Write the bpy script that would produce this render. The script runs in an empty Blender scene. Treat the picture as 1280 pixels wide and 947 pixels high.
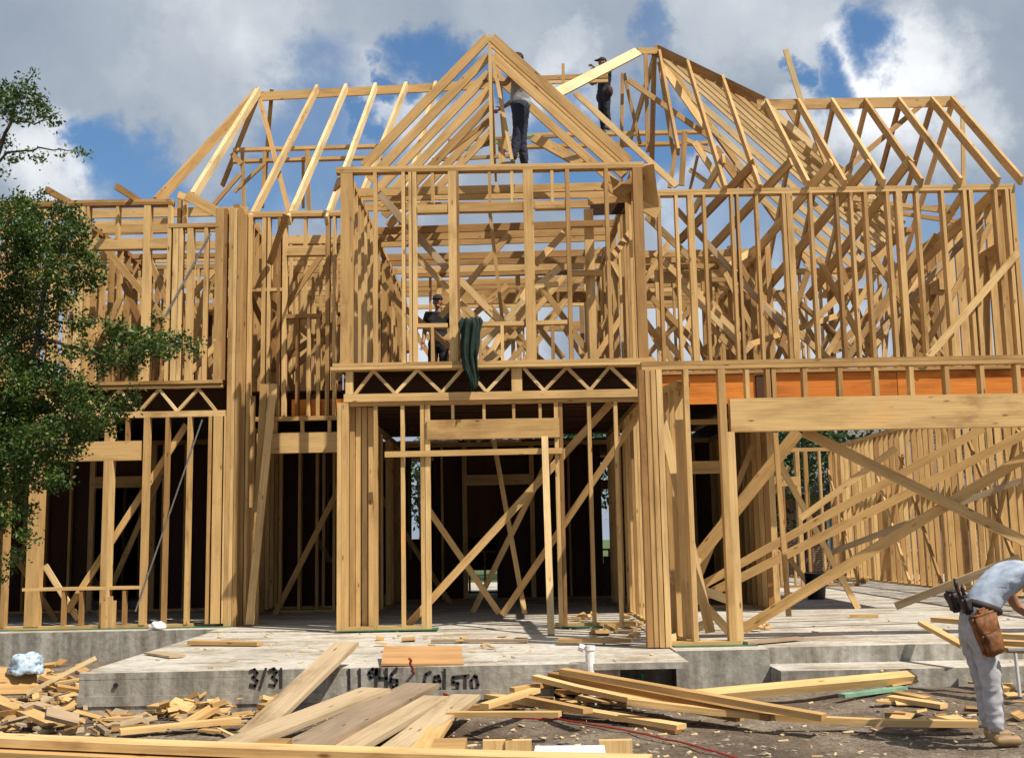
import bpy, bmesh, math, random
from math import radians, sin, cos, tan, pi, sqrt, atan2
from mathutils import Vector, Matrix, noise as mnoise
R = random.Random(11)
SC = bpy.context.scene
C = SC.collection
V = Vector

# ------------------------------------------------------------------ camera
FPX, PITCH, YAW, ROLL, CAMH = 1431.0, 7.976, 0.144, 1.07, 1.55
p_, y_, r_ = radians(PITCH), radians(YAW), radians(ROLL)
FW = V((sin(y_)*cos(p_), cos(y_)*cos(p_), sin(p_)))
r0 = V((cos(y_), -sin(y_), 0)); u0 = r0.cross(FW)
RT = r0*cos(r_) - u0*sin(r_)
UP = u0*cos(r_) + r0*sin(r_)
CAM = V((0, 0, CAMH))
cd = bpy.data.cameras.new('camera'); co = bpy.data.objects.new('camera', cd); C.objects.link(co)
M = Matrix((RT, UP, -FW)).transposed().to_4x4(); M.translation = CAM
co.matrix_world = M
cd.sensor_width = 36; cd.lens = FPX/1280*36; cd.clip_end = 3000; cd.clip_start = .1
SC.camera = co

def ray(x, y): return (FW*FPX + RT*(x-640) - UP*(y-473.5)).normalized()
def W(x, y, Y):
    d = ray(x, y); return CAM + d*(Y/d.y)
def G(x, y, z=0.0):
    d = ray(x, y); return CAM + d*((z-CAMH)/d.z)

ZS, Z2, ZT = .414, 3.86, 6.61
YC, YG, YW, YR = 15.1, 12.24, 16.4, 17.15
YAX, ZAX, XAX = V((0,1,0)), V((0,0,1)), V((1,0,0))

# ------------------------------------------------------------------ materials
def newmat(name):
    m = bpy.data.materials.new(name); m.use_nodes = True
    nt = m.node_tree; b = nt.nodes['Principled BSDF']
    return m, nt, b
def N(nt, t, **k):
    n = nt.nodes.new(t)
    for a, v in k.items(): setattr(n, a, v)
    return n
def L(nt, a, b): nt.links.new(a, b)
def ramp(nt, fac, stops):
    r = N(nt, 'ShaderNodeValToRGB'); L(nt, fac, r.inputs[0])
    e = r.color_ramp.elements
    while len(e) < len(stops): e.new(.5)
    for i, (p, c) in enumerate(stops):
        e[i].position = p; e[i].color = (*c, 1) if len(c) == 3 else c
    return r.outputs[0]
def noise_n(nt, vec, scale, detail=4, rough=.55):
    n = N(nt, 'ShaderNodeTexNoise'); n.inputs['Scale'].default_value = scale
    n.inputs['Detail'].default_value = detail; n.inputs['Roughness'].default_value = rough
    if vec is not None: L(nt, vec, n.inputs['Vector'])
    return n.outputs[0]
def mixc(nt, f, a, b, mode='MIX'):
    m = N(nt, 'ShaderNodeMix', data_type='RGBA', blend_type=mode)
    for s, v in ((m.inputs[0], f), (m.inputs[6], a), (m.inputs[7], b)):
        if hasattr(v, 'links'): L(nt, v, s)
        else: s.default_value = v if isinstance(v, float) else ((*v, 1) if len(v) == 3 else v)
    return m.outputs[2]
def mapping(nt, vec, scale):
    m = N(nt, 'ShaderNodeMapping'); m.inputs['Scale'].default_value = scale
    L(nt, vec, m.inputs['Vector']); return m.outputs[0]
def bump(nt, b, h, strength=.3, dist=.01):
    n = N(nt, 'ShaderNodeBump'); n.inputs['Strength'].default_value = strength
    n.inputs['Distance'].default_value = dist
    L(nt, h, n.inputs['Height']); L(nt, n.outputs[0], b.inputs['Normal'])

def wood(name, light, mid, dark, rough=.7, knots=True):
    m, nt, b = newmat(name)
    uv = N(nt, 'ShaderNodeUVMap').outputs[0]
    tone = N(nt, 'ShaderNodeAttribute', attribute_name='tone').outputs['Fac']
    base = ramp(nt, tone, [(0, dark), (.12, tuple(.5*(p+q) for p, q in zip(dark, mid))), (.5, mid), (1, light)])
    g = noise_n(nt, mapping(nt, uv, (1.6, 55, 1)), 1, 5, .6)
    gr = ramp(nt, g, [(.3, (.80, .76, .70)), (.62, (1.06, 1.04, 1.02))])
    c = mixc(nt, 1.0, base, gr, 'MULTIPLY')
    stm = noise_n(nt, mapping(nt, uv, (.55, 1.3, 1)), 1, 5, .65)
    c = mixc(nt, 1.0, c, ramp(nt, stm, [(.30, (.55, .48, .40)), (.42, (1, 1, 1)), (.62, (1, 1, 1)), (.72, (1.12, .98, .82))]), 'MULTIPLY')
    st = noise_n(nt, mapping(nt, uv, (1.1, 5, 1)), 1, 4, .6)
    c = mixc(nt, 1.0, c, ramp(nt, st, [(.3, (.72, .68, .62)), (.55, (1.05, 1.03, 1.0))]), 'MULTIPLY')
    if knots:
        v = N(nt, 'ShaderNodeTexVoronoi'); v.inputs['Scale'].default_value = 1
        L(nt, mapping(nt, uv, (2.6, 9, 1)), v.inputs['Vector'])
        k = ramp(nt, v.outputs['Distance'], [(.05, (.28, .16, .07)), (.13, (1, 1, 1))])
        c = mixc(nt, .85, c, k, 'MULTIPLY')
    L(nt, c, b.inputs['Base Color']); b.inputs['Roughness'].default_value = rough
    b.inputs['Specular IOR Level'].default_value = .25
    bump(nt, b, g, .35, .003)
    return m
PINE = wood('pine_lumber', (.75, .525, .25), (.59, .385, .165), (.31, .165, .06))
BRIGHT = wood('fresh_lumber', (.78, .62, .36), (.68, .50, .26), (.55, .37, .17))
OLD = wood('weathered_planks', (.52, .41, .27), (.42, .32, .215), (.31, .24, .175))
OSB = wood('orange_sheathing', (.82, .30, .05), (.74, .25, .04), (.58, .18, .03), knots=False)
SHADED = wood('shade_darkened_wood', (.085, .04, .02), (.06, .028, .015), (.045, .02, .011), knots=False)  # wood darkened so that the interior's shade sits in its colour
PLY = wood('plywood', (.58, .36, .18), (.5, .29, .13), (.42, .23, .1))

def plain(name, col, rough=.6, metal=0, nscale=12, var=.25, bmp=0):
    m, nt, b = newmat(name)
    tc = N(nt, 'ShaderNodeTexCoord').outputs['Object']
    n = noise_n(nt, tc, nscale, 5)
    lo = tuple(x*(1-var) for x in col); hi = tuple(min(1, x*(1+var)) for x in col)
    L(nt, ramp(nt, n, [(.3, lo), (.7, hi)]), b.inputs['Base Color'])
    b.inputs['Roughness'].default_value = rough; b.inputs['Metallic'].default_value = metal
    if bmp: bump(nt, b, n, .5, bmp)
    return m
def concrete():
    m, nt, b = newmat('concrete')
    g = N(nt, 'ShaderNodeNewGeometry')
    pos = g.outputs['Position']
    n1 = noise_n(nt, pos, 1.3, 6, .65); n2 = noise_n(nt, pos, 14, 5, .6); n3 = noise_n(nt, pos, 90, 3)
    c = ramp(nt, n1, [(.3, (.38, .35, .31)), (.5, (.52, .49, .44)), (.7, (.60, .57, .53))])
    c = mixc(nt, 1.0, c, ramp(nt, n2, [(.32, (.74, .71, .66)), (.6, (1.05, 1.05, 1.05))]), 'MULTIPLY')
    c = mixc(nt, .6, c, ramp(nt, n3, [(.35, (.8, .8, .8)), (.6, (1.05, 1.05, 1.05))]), 'MULTIPLY')
    # upright faces darker overall with vertical streaks, dirt blotches on flat ones
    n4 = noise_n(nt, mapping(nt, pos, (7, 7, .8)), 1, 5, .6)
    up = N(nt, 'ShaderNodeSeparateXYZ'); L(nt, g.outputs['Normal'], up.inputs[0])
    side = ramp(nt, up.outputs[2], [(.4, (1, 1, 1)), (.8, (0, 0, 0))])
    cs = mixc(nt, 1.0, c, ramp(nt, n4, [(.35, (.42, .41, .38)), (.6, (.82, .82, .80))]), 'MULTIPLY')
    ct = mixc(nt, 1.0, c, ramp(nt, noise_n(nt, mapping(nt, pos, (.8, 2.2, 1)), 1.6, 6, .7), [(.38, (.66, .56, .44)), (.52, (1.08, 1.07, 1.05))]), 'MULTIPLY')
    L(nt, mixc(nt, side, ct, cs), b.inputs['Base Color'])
    b.inputs['Roughness'].default_value = .9
    bump(nt, b, n2, .5, .012)
    return m
CONC = concrete()
def dirt():
    m, nt, b = newmat('dirt')
    pos = N(nt, 'ShaderNodeNewGeometry').outputs['Position']
    n1 = noise_n(nt, pos, .9, 7, .7); n2 = noise_n(nt, pos, 22, 6, .75)
    c = ramp(nt, n1, [(.32, (.09, .062, .042)), (.47, (.18, .132, .09)), (.6, (.30, .24, .18)), (.75, (.40, .33, .26))])
    c = mixc(nt, 1.0, c, ramp(nt, n2, [(.33, (.42, .38, .34)), (.52, (1, 1, 1)), (.7, (1.35, 1.33, 1.28))]), 'MULTIPLY')
    # far ground turns to grass
    sp = N(nt, 'ShaderNodeSeparateXYZ'); L(nt, pos, sp.inputs[0])
    mr = N(nt, 'ShaderNodeMapRange'); mr.inputs[1].default_value = 33; mr.inputs[2].default_value = 37
    L(nt, sp.outputs[1], mr.inputs[0])
    gcol = ramp(nt, noise_n(nt, pos, 1.5, 6, .7), [(.35, (.05, .09, .02)), (.7, (.12, .16, .05))])
    L(nt, mixc(nt, mr.outputs[0], c, gcol), b.inputs['Base Color'])
    b.inputs['Roughness'].default_value = .95
    bump(nt, b, n2, .9, .04)
    return m
DIRT = dirt()
def leafmat(name, a, bb, cc):
    m, nt, b = newmat(name)
    tone = N(nt, 'ShaderNodeAttribute', attribute_name='tone').outputs['Fac']
    c = ramp(nt, tone, [(0, a), (.6, bb), (1, cc)])
    L(nt, c, b.inputs['Base Color']); b.inputs['Roughness'].default_value = .45
    tr = N(nt, 'ShaderNodeBsdfTranslucent'); L(nt, c, tr.inputs[0])
    ms = N(nt, 'ShaderNodeMixShader'); ms.inputs[0].default_value = .28
    L(nt, b.outputs[0], ms.inputs[1]); L(nt, tr.outputs[0], ms.inputs[2])
    L(nt, ms.outputs[0], nt.nodes['Material Output'].inputs[0])
    return m
LEAF = leafmat('oak_leaves', (.016, .042, .007), (.044, .10, .013), (.17, .21, .035))
LEAF2 = leafmat('far_leaves', (.02, .045, .012), (.04, .085, .02), (.08, .13, .04))
BARK = plain('bark', (.075, .055, .04), .95, 0, 18, .5, .02)
GREEN = plain('green_sill_seal', (.05, .16, .085), .6)
TREAT = plain('treated_wood', (.20, .36, .24), .7, 0, 8, .3)
STEEL = plain('galvanised_strap', (.22, .21, .20), .6, .4)
BLACKP = plain('black_plastic', (.012, .012, .013), .5)
WHITEP = plain('white_pvc', (.78, .79, .78), .35)
PAPER = plain('white_paper', (.82, .82, .82), .6, 0, 5, .08)
BAGM = plain('white_blue_bag', (.42, .53, .66), .35, 0, 18, .6)
REDM = plain('red_plastic', (.35, .035, .02), .5)
CLOTHG = plain('dark_green_cloth', (.007, .022, .014), .9, 0, 9, .5, .01)
INK, _nt, _b = newmat('black_paint')
L(_nt, ramp(_nt, noise_n(_nt, N(_nt, 'ShaderNodeNewGeometry').outputs['Position'], 38, 5, .7), [(.42, (.02, .02, .02)), (.62, (.05, .048, .045)), (.72, (.2, .19, .17))]), _b.inputs['Base Color'])
STONE = plain('stone', (.27, .215, .165), .9, 0, 4, .45)
BRICK = None
def brickmat():
    m, nt, b = newmat('brick')
    t = N(nt, 'ShaderNodeTexBrick'); t.inputs['Scale'].default_value = 1
    tc = N(nt, 'ShaderNodeTexCoord').outputs['Object']
    mp = N(nt, 'ShaderNodeMapping'); mp.inputs['Rotation'].default_value = (radians(90), 0, 0); L(nt, tc, mp.inputs[0])
    L(nt, mp.outputs[0], t.inputs['Vector'])
    t.inputs['Brick Width'].default_value = .24; t.inputs['Row Height'].default_value = .08
    t.inputs['Mortar Size'].default_value = .008
    t.inputs['Color1'].default_value = (.32, .13, .075, 1); t.inputs['Color2'].default_value = (.22, .085, .05, 1)
    t.inputs['Mortar'].default_value = (.4, .37, .32, 1)
    L(nt, t.outputs[0], b.inputs['Base Color']); b.inputs['Roughness'].default_value = .9
    return m
BRICK = brickmat()
SHINGLE = plain('shingles', (.13, .12, .115), .9, 0, 30, .35)
GLASS = plain('window_glass', (.10, .13, .16), .08, 0, 2, .3)
SIDING = plain('white_trim', (.62, .62, .6), .6, 0, 3, .08)

# ------------------------------------------------------------------ mesh builder
class MB:
    def __init__(s): s.v, s.f, s.uv, s.t = [], [], [], []
    def beam(s, p0, p1, w, d, n=YAX, bow=0.0, seg=1, tone=None, jit=.002):
        p0, p1 = V(p0), V(p1)
        a = (p1-p0); ln = a.length
        if ln < 1e-5: return s
        a.normalize()
        n = V(n); n = n - a*n.dot(a)
        if n.length < 1e-4: n = XAX - a*XAX.dot(a)
        n.normalize(); m = a.cross(n)
        tone = R.random() if tone is None else tone
        ju = V((R.uniform(-jit, jit), R.uniform(-jit, jit), R.uniform(-jit, jit)))
        U, VV = R.uniform(0, 50), R.uniform(0, 50)
        b0 = len(s.v)
        for i in range(seg+1):
            t = i/seg
            c = p0.lerp(p1, t) + n*bow*4*t*(1-t) + ju*(1-t)
            for sx, sy in ((-1, -1), (1, -1), (1, 1), (-1, 1)):
                s.v.append(c + m*sx*w/2 + n*sy*d/2); s.t.append(tone)
        cum = (0, w, w+d, 2*w+d, 2*w+2*d)
        for i in range(seg):
            for k in range(4):
                q = b0+4*i
                s.f.append((q+k, q+(k+1) % 4, q+4+(k+1) % 4, q+4+k))
                ua, ub = U+ln*i/seg, U+ln*(i+1)/seg
                s.uv += [(ua, VV+cum[k]), (ua, VV+cum[k+1]), (ub, VV+cum[k+1]), (ub, VV+cum[k])]
        e = b0+4*seg
        s.f.append((b0+3, b0+2, b0+1, b0)); s.uv += [(U, VV), (U+.01, VV), (U+.01, VV+w), (U, VV+w)]
        s.f.append((e, e+1, e+2, e+3)); s.uv += [(U, VV), (U+.01, VV), (U+.01, VV+w), (U, VV+w)]
        return s
    def box(s, x0, x1, y0, y1, z0, z1, tone=None):
        return s.beam(((x0+x1)/2, (y0+y1)/2, z0), ((x0+x1)/2, (y0+y1)/2, z1), x1-x0, y1-y0, YAX, tone=tone, jit=0)
    def poly(s, pts, z0, z1):
        b = len(s.v); n = len(pts)
        for z in (z0, z1):
            for x, y in pts: s.v.append(V((x, y, z))); s.t.append(.5)
        s.f.append(tuple(b+n+i for i in range(n))); s.uv += [(p[0], p[1]) for p in pts]
        s.f.append(tuple(b+n-1-i for i in range(n))); s.uv += [(pts[n-1-i][0], pts[n-1-i][1]) for i in range(n)]
        for i in range(n):
            j = (i+1) % n; s.f.append((b+i, b+j, b+n+j, b+n+i)); s.uv += [(i, z0), (i+1, z0), (i+1, z1), (i, z1)]
        return s
    def tube(s, pts, rads, sides=8, tone=.5):
        b = len(s.v); n = len(pts)
        for i, p in enumerate(pts):
            t = (V(pts[min(i+1, n-1)])-V(pts[max(i-1, 0)])).normalized()
            u = t.cross(V((.3, .9, .2))).normalized(); w = t.cross(u)
            r = rads[i] if hasattr(rads, '__len__') else rads
            for k in range(sides):
                a = 2*pi*k/sides; s.v.append(V(p)+u*cos(a)*r+w*sin(a)*r); s.t.append(tone)
        for i in range(n-1):
            for k in range(sides):
                k2 = (k+1) % sides
                s.f.append((b+i*sides+k, b+i*sides+k2, b+(i+1)*sides+k2, b+(i+1)*sides+k))
                s.uv += [(i, k), (i, k+1), (i+1, k+1), (i+1, k)]
        s.f.append(tuple(b+sides-1-k for k in range(sides))); s.uv += [(0, 0)]*sides
        s.f.append(tuple(b+(n-1)*sides+k for k in range(sides))); s.uv += [(0, 0)]*sides
        return s
    def build(s, name, mat, parent=None, origin=None, smooth=False):
        if origin is None:
            lo = V((min(v.x for v in s.v), min(v.y for v in s.v), min(v.z for v in s.v)))
            hi = V((max(v.x for v in s.v), max(v.y for v in s.v), max(v.z for v in s.v)))
            origin = V(((lo.x+hi.x)/2, (lo.y+hi.y)/2, lo.z))
        me = bpy.data.meshes.new(name)
        me.from_pydata([v-origin for v in s.v], [], s.f)
        uvl = me.uv_layers.new(name='UVMap')
        uvl.data.foreach_set('uv', [c for p in s.uv for c in p])
        at = me.attributes.new('tone', 'FLOAT', 'POINT'); at.data.foreach_set('value', s.t)
        if smooth: me.polygons.foreach_set('use_smooth', [True]*len(me.polygons))
        me.materials.append(mat)
        return link(me, name, parent, origin)
WO = {}
def link(me, name, parent, origin):
    o = bpy.data.objects.new(name, me); C.objects.link(o)
    pw = WO[parent.name] if parent else V((0, 0, 0))
    if parent: o.parent = parent
    o.location = V(origin)-pw; WO[o.name] = V(origin)
    return o
def tag(o, label=None, cat=None, group=None, kind=None):
    if label: o['label'] = label
    if cat: o['category'] = cat
    if group: o['group'] = group
    if kind: o['kind'] = kind
    return o
def thing(name, loc, label, cat, group=None):
    return tag(link(None, name, None, V(loc)), label, cat, group)
def B(par, name, p0, p1, w=.045, d=.14, n=YAX, mat=None, **k):
    lab = k.pop('label', None)
    o = MB().beam(p0, p1, w, d, n, **k).build(name, mat or PINE, par)
    if lab: o['label'] = lab
    return o
def vs(par, x, y, Y, z0, z1, w=.045, d=.14, name='stud', **k):
    X = W(x, y, Y).x
    return B(par, name, (X, Y, z0), (X, Y, z1), w, d, YAX, **k)
def plate(par, Y, xa, xb, z, h=.076, d=.14, name='top_plate', **k):
    return B(par, name, (xa, Y, z), (xb, Y, z), h, d, YAX, **k)
def px(par, a, b, Ya, Yb=None, w=.09, d=.04, name='brace', n=YAX, **k):
    Yb = Ya if Yb is None else Yb
    return B(par, name, W(*a, Ya), W(*b, Yb), w, d, n, **k)

# ------------------------------------------------------------------ ground + foundation
def ground():
    bm = bmesh.new()
    xs = sorted(set([-400, -150, -60, -30, -18] + [-12+.25*i for i in range(97)] + [18, 30, 60, 150, 400]))
    ys = sorted(set([-60, -20, -5, 2] + [3+.25*i for i in range(60)] + [20, 26, 35, 60, 150, 900]))
    grid = {}
    for i, x in enumerate(xs):
        for j, y in enumerate(ys):
            z = 0
            if abs(x) < 13 and 2 < y < 19:
                z = .05*mnoise.noise(V((x*.5, y*.5, 0))) + .03*mnoise.noise(V((x*1.7, y*1.7, 3))) + .016*mnoise.noise(V((x*5, y*5, 7)))
                if x > 2 and y > 8: z += .07*min(1, (x-2)/1.5)*min(1, (y-8)/2)
            grid[i, j] = bm.verts.new((x, y, z))
    for i in range(len(xs)-1):
        for j in range(len(ys)-1):
            bm.faces.new((grid[i, j], grid[i+1, j], grid[i+1, j+1], grid[i, j+1]))
    me = bpy.data.meshes.new('ground'); bm.to_mesh(me); me.materials.append(DIRT)
    me.polygons.foreach_set('use_smooth', [True]*len(me.polygons))
    o = link(me, 'ground', None, V((0, 0, 0))); o['kind'] = 'structure'
ground()
def gz(x, y):
    z = .05*mnoise.noise(V((x*.5, y*.5, 0))) + .03*mnoise.noise(V((x*1.7, y*1.7, 3)))
    if x > 2 and y > 8: z += .07*min(1, (x-2)/1.5)*min(1, (y-8)/2)
    return z

FND = thing('concrete_foundation', (0, 14, 0), 'grey concrete slab foundation under the timber house frame, numbers painted on its front edge', 'foundation')
ZP, ZG = .40, .25
m = MB(); m.poly([(-11, 15.95), (-4.05, 15.95), (-4.05, 15.5), (1.62, 15.0), (1.62, 11.75), (2.56, 11.75), (2.56, 11.95), (12, 11.95), (12, 31.5), (-11, 31.5)], -.3, ZS)
m.build('house_slab', CONC, FND)
m = MB(); m.poly([(-4.02, 10.85), (1.617, 10.87), (1.617, 15.497), (-4.047, 15.497)], ZP-.06, ZP)
porch = m.build('porch_slab', CONC, FND)
m = MB(); m.poly([(-4.02, 10.853), (.36, 10.853), (.36, 11.7), (.56, 11.7), (.56, 10.9), (.98, 10.9), (.98, 12.0), (1.615, 12.0), (1.615, 15.49), (-4.04, 15.49)], -.3, ZP-.062)
m.build('porch_footing', CONC, FND)
m = MB(); m.poly([(2.563, 11.3), (12.0, 11.3), (12.0, 11.947), (2.563, 11.947)], -.3, ZG); m.build('garage_slab', CONC, FND)
m = MB(); m.box(-4.03, .33, 10.838, 10.849, .10, .19); m.build('form_line', CONC, FND)
m = MB(); c_ = W(144, 856, 10.83); m.tube([c_, c_+V((0, .04, 0))], .02, 10); m.build('tie_hole', BLACKP, FND)

# handwritten marks on the front edge of the porch slab
CH = {'3': [[(0, .9), (.3, 1), (.5, .8), (.2, .55), (.52, .35), (.35, .03), (0, .1)]],
      '/': [[(0, -.1), (.42, 1.02)]], '1': [[(.12, 1), (.14, 0)]],
      '9': [[(.5, .75), (.3, 1), (.05, .8), (.15, .55), (.5, .7), (.55, 1), (.5, 0)]],
      '4': [[(.05, 1), (.05, .5), (.55, .5)], [(.5, 1), (.48, -.05)]],
      '6': [[(.5, 1), (.15, .7), (.05, .3), (.25, 0), (.5, .1), (.5, .38), (.1, .42)]],
      'C': [[(.5, .95), (.15, .85), (.0, .45), (.15, .1), (.45, .05)]],
      'e': [[(.05, .45), (.5, .5), (.4, .75), (.12, .7), (.03, .35), (.2, .05), (.5, .15)]],
      'l': [[(.15, 1.05), (.12, .05)]],
      's': [[(.5, .7), (.1, .68), (.08, .42), (.45, .38), (.4, .05), (.05, .05)]],
      'T': [[(0, .72), (.55, .74)], [(.3, .72), (.28, .02)]],
      'O': [[(.3, .72), (.05, .5), (.1, .1), (.38, .0), (.55, .3), (.45, .66), (.3, .72)]]}
def writing(text, x0, x1, ytop, ybot):
    mb = MB(); a = W(x0, ytop, 10.85); b = W(x1, ybot, 10.85)
    h = a.z-b.z; step = (b.x-a.x)/len(text)
    for i, c in enumerate(text):
        for st in CH.get(c, []):
            pts = [V((a.x+step*(i+u*1.45), 10.8485, b.z+h*v)) for u, v in st]
            for p, q in zip(pts, pts[1:]):
                e = (q-p).normalized()*.008
                mb.beam(p-e, q+e, R.uniform(.021, .033), .006, YAX, jit=0, tone=.5)
    return mb.build('painted_writing', INK, FND)
writing('3/31', 313, 361, 836, 857)
writing('11946', 434, 500, 836, 859)
writing('CelsTO', 530, 600, 838, 863)

# green sill seal strips at the feet of the walls
sl = MB(); sl.box(-8.5, -3.95, 16.27, 16.53, ZS+.002, ZS+.012); sl.build('sill_seal', GREEN, FND)
sl = MB(); sl.box(-2.3, -.98, 15.0, 15.3, ZS+.004, ZS+.014); sl.build('sill_seal', GREEN, FND)
sl = MB(); sl.box(.62, 1.6, 15.0, 15.3, ZS+.004, ZS+.014); sl.build('sill_seal', GREEN, FND)
sl = MB(); sl.box(1.66, 2.52, 12.10, 12.38, ZS+.002, ZS+.014); sl.build('sill_seal', GREEN, FND)

# ------------------------------------------------------------------ house frame
H = thing('house_frame', (0, 17, ZS), 'unfinished two storey house of bare yellow timber framing with open roof rafters', 'house')
ZB = ZS+.014
# ---- centre bay, upper storey
XL, XR = W(426, 330, YC).x, W(799, 330, YC).x
bw = MB().beam((XL-.06, YC, ZT-.02), (XR+.1, YC, ZT-.02), .04, .14).beam((XL-.06, YC, ZT-.062), (XR+.1, YC, ZT-.062), .04, .14)\
    .build('upper_bay_wall', PINE, H)
MB().beam((XL-.09, YC-.02, Z2+.02), (XR+.12, YC-.02, Z2+.02), .042, .18).beam((XL-.12, YC, Z2-.025), (XR+.12, YC, Z2-.025), .042, .22).build('bottom_plate', PINE, bw)
ZB2, ZT2 = Z2+.042, ZT-.083
for x, w in ((432, .12), (439.5, .04), (469.5, .045), (505, .045), (513.5, .04), (519, .055), (566.5, .11), (573, .03), (662, .135), (711.5, .055), (760.5, .05), (800, .13)):
    vs(bw, x, 330, YC, ZB2, ZT2, w, .14)
def hdr(par, xa, xb, ya, yb, Y, d=.12, name='header', **k):
    a, b = W(xa, (ya+yb)/2, Y), W(xb, (ya+yb)/2, Y)
    hh = W(xa, ya, Y).z-W(xa, yb, Y).z
    z = (a.z+b.z)/2
    return B(par, name, (a.x, Y, z), (b.x, Y, z), hh, d, YAX, **k)
for (xa, xb, ya, yb) in ((522, 560, 257, 267), (574, 655, 255, 265), (669, 709, 253, 262)):
    hdr(bw, xa, xb, ya, yb, YC)
for x in (541, 612, 640, 690):
    vs(bw, x, 235, YC, W(x, 255, YC).z, ZT2, .042, .12, 'cripple_stud')
for (xa, xb, y) in ((522, 560, 407), (574, 655, 405), (669, 709, 403)):
    hdr(bw, xa, xb, y-2, y+3, YC, name='window_sill')
for x in (541, 600, 628, 691): vs(bw, x, 430, YC, ZB2, W(x, 407, YC).z, .042, .12, 'cripple_stud')
# pieces just behind the bay wall
for a, b, Y0, Y1, w, mt in (((473, 241), (559, 336), 15.5, 15.5, .1, OLD), ((574, 349), (632, 408), 15.4, 15.4, .09, BRIGHT),
                    ((575, 378), (600, 402), 15.6, 15.6, .08, BRIGHT), ((655, 385), (640, 408), 15.6, 15.6, .09, PINE),
                    ((763, 324), (793, 284), 15.4, 16.2, .09, PINE), ((669, 330), (712, 284), 15.4, 15.6, .09, PINE),
                    ((669, 360), (700, 334), 15.7, 15.7, .09, BRIGHT), ((668, 358), (698, 355), 15.7, 15.7, .07, BRIGHT),
                    ((620, 440), (600, 458), 16.5, 16.5, .1, BRIGHT), ((655, 376), (596, 440), 16.8, 16.8, .09, BRIGHT),
                    ((612, 262), (628, 400), 15.9, 15.9, .05, PINE)):
    px(bw, a, b, Y0, Y1, w, .04, mat=mt)
vs(bw, 738, 350, 16.0, Z2, W(738, 262, 16).z, .13, .09)
px(bw, (713, 280), (753, 279), 15.9, 15.9, .085, .05, name='block')
px(bw, (713, 342), (753, 341), 15.9, 15.9, .085, .05, name='block')
px(bw, (735, 252), (795, 247), 16.0, 16.0, .1, .05, name='block')
px(bw, (738, 262), (790, 260), 16.6, 16.6, .17, .05, name='header', mat=SHADED)
px(bw, (755, 226), (823, 266), 15.3, 15.6, .2, .05, name='brace')
px(bw, (808, 206), (815, 262), 15.2, 15.6, .2, .05, name='brace')
px(bw, (770, 244), (800, 222), 15.3, 15.3, .15, .05, name='brace')
# ---- floor truss in the face of the bay
tz0, tz1 = W(437, 495, YC).z, Z2-.07
tr = MB().beam((XL+.05, YC, tz0-.03), (XR-.02, YC, tz0-.03), .105, .1).build('floor_truss', PINE, H)
wz0, wz1 = tz0+.022, tz1+.02
wx = [444, 467, 494, 522, 552, 578, 601, 639]
def web(xa, xb, up):
    a, b = W(xa, 478, YC).x, W(xb, 478, YC).x
    za, zb = (wz0, wz1) if up else (wz1, wz0)
    B(tr, 'web', (a, YC, za), (b, YC, zb), .042, .06, YAX, mat=BRIGHT)
for a, b, u in ((444, 467, 1), (467, 494, 0), (494, 522, 1), (522, 552, 0), (552, 578, 1), (584, 608, 0), (608, 636, 1),
                (655, 680, 0), (680, 709, 1), (709, 737, 0), (737, 763, 1), (763, 792, 0)): web(a, b, u)
vs(tr, 646, 478, YC, wz0, wz1, .14, .08, 'block'); vs(tr, 437, 478, YC, wz0, wz1, .1, .08, 'block'); vs(tr, 800, 478, YC, wz0, wz1, .08, .08, 'block')
# floor joists stacked behind, seen dark through the truss
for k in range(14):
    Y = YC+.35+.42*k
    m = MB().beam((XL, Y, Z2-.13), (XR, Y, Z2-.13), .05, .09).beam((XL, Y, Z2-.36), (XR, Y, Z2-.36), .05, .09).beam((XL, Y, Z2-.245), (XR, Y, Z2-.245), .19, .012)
    m.build('floor_joist', SHADED, H)
# ---- entry wall, lower storey
YE = 15.15
ew = MB().beam((XL, YE, tz0-.11), (XR, YE, tz0-.11), .045, .12).build('entry_wall', PINE, H)
B(ew, 'bottom_plate', (XL, YE, ZB+.02), (W(538, 780, YE).x, YE, ZB+.02), .04, .1); B(ew, 'bottom_plate', (W(694, 780, YE).x, YE, ZB+.02), (XR-.1, YE, ZB+.02), .04, .1)
zc = tz0-.135
for x, w in ((424.5, .055), (431.5, .085), (470, .05), (504, .05), (529, .055), (535.5, .065), (698, .055), (703.5, .05), (739.5, .05), (773, .05)):
    vs(ew, x, 640, YE if x > 440 else YC-.02, ZS, zc+.04, w, .1)
for i in range(4): vs(ew, 441+i*7.5, 640, YE+.12+.03*i, ZS, zc, .068, .1)
hdr(ew, 534, 699, 524, 548, YE-.02)
for x in (566, 605, 642, 675): vs(ew, x, 511, YE, W(x, 524, YE).z, zc, .04, .09, 'cripple_stud')
px(ew, (481, 568), (703, 563), YE-.09, None, .075, .04, name='crosspiece')
px(ew, (508, 783), (764, 503), 15.35, 15.35, .1, .04)
px(ew, (628, 768), (800, 515), 16.3, 15.6, .09, .04)
px(ew, (528, 625), (624, 766), 16.6, 16.6, .085, .04)
px(ew, (617, 550), (656, 766), 17.2, 16.2, .07, .04)
B(ew, 'prop', W(681, 546, 15.05), G(689, 793, ZP+.01), .085, .04, YAX, mat=BRIGHT, label='pale prop board leaning in the door opening')
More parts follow.
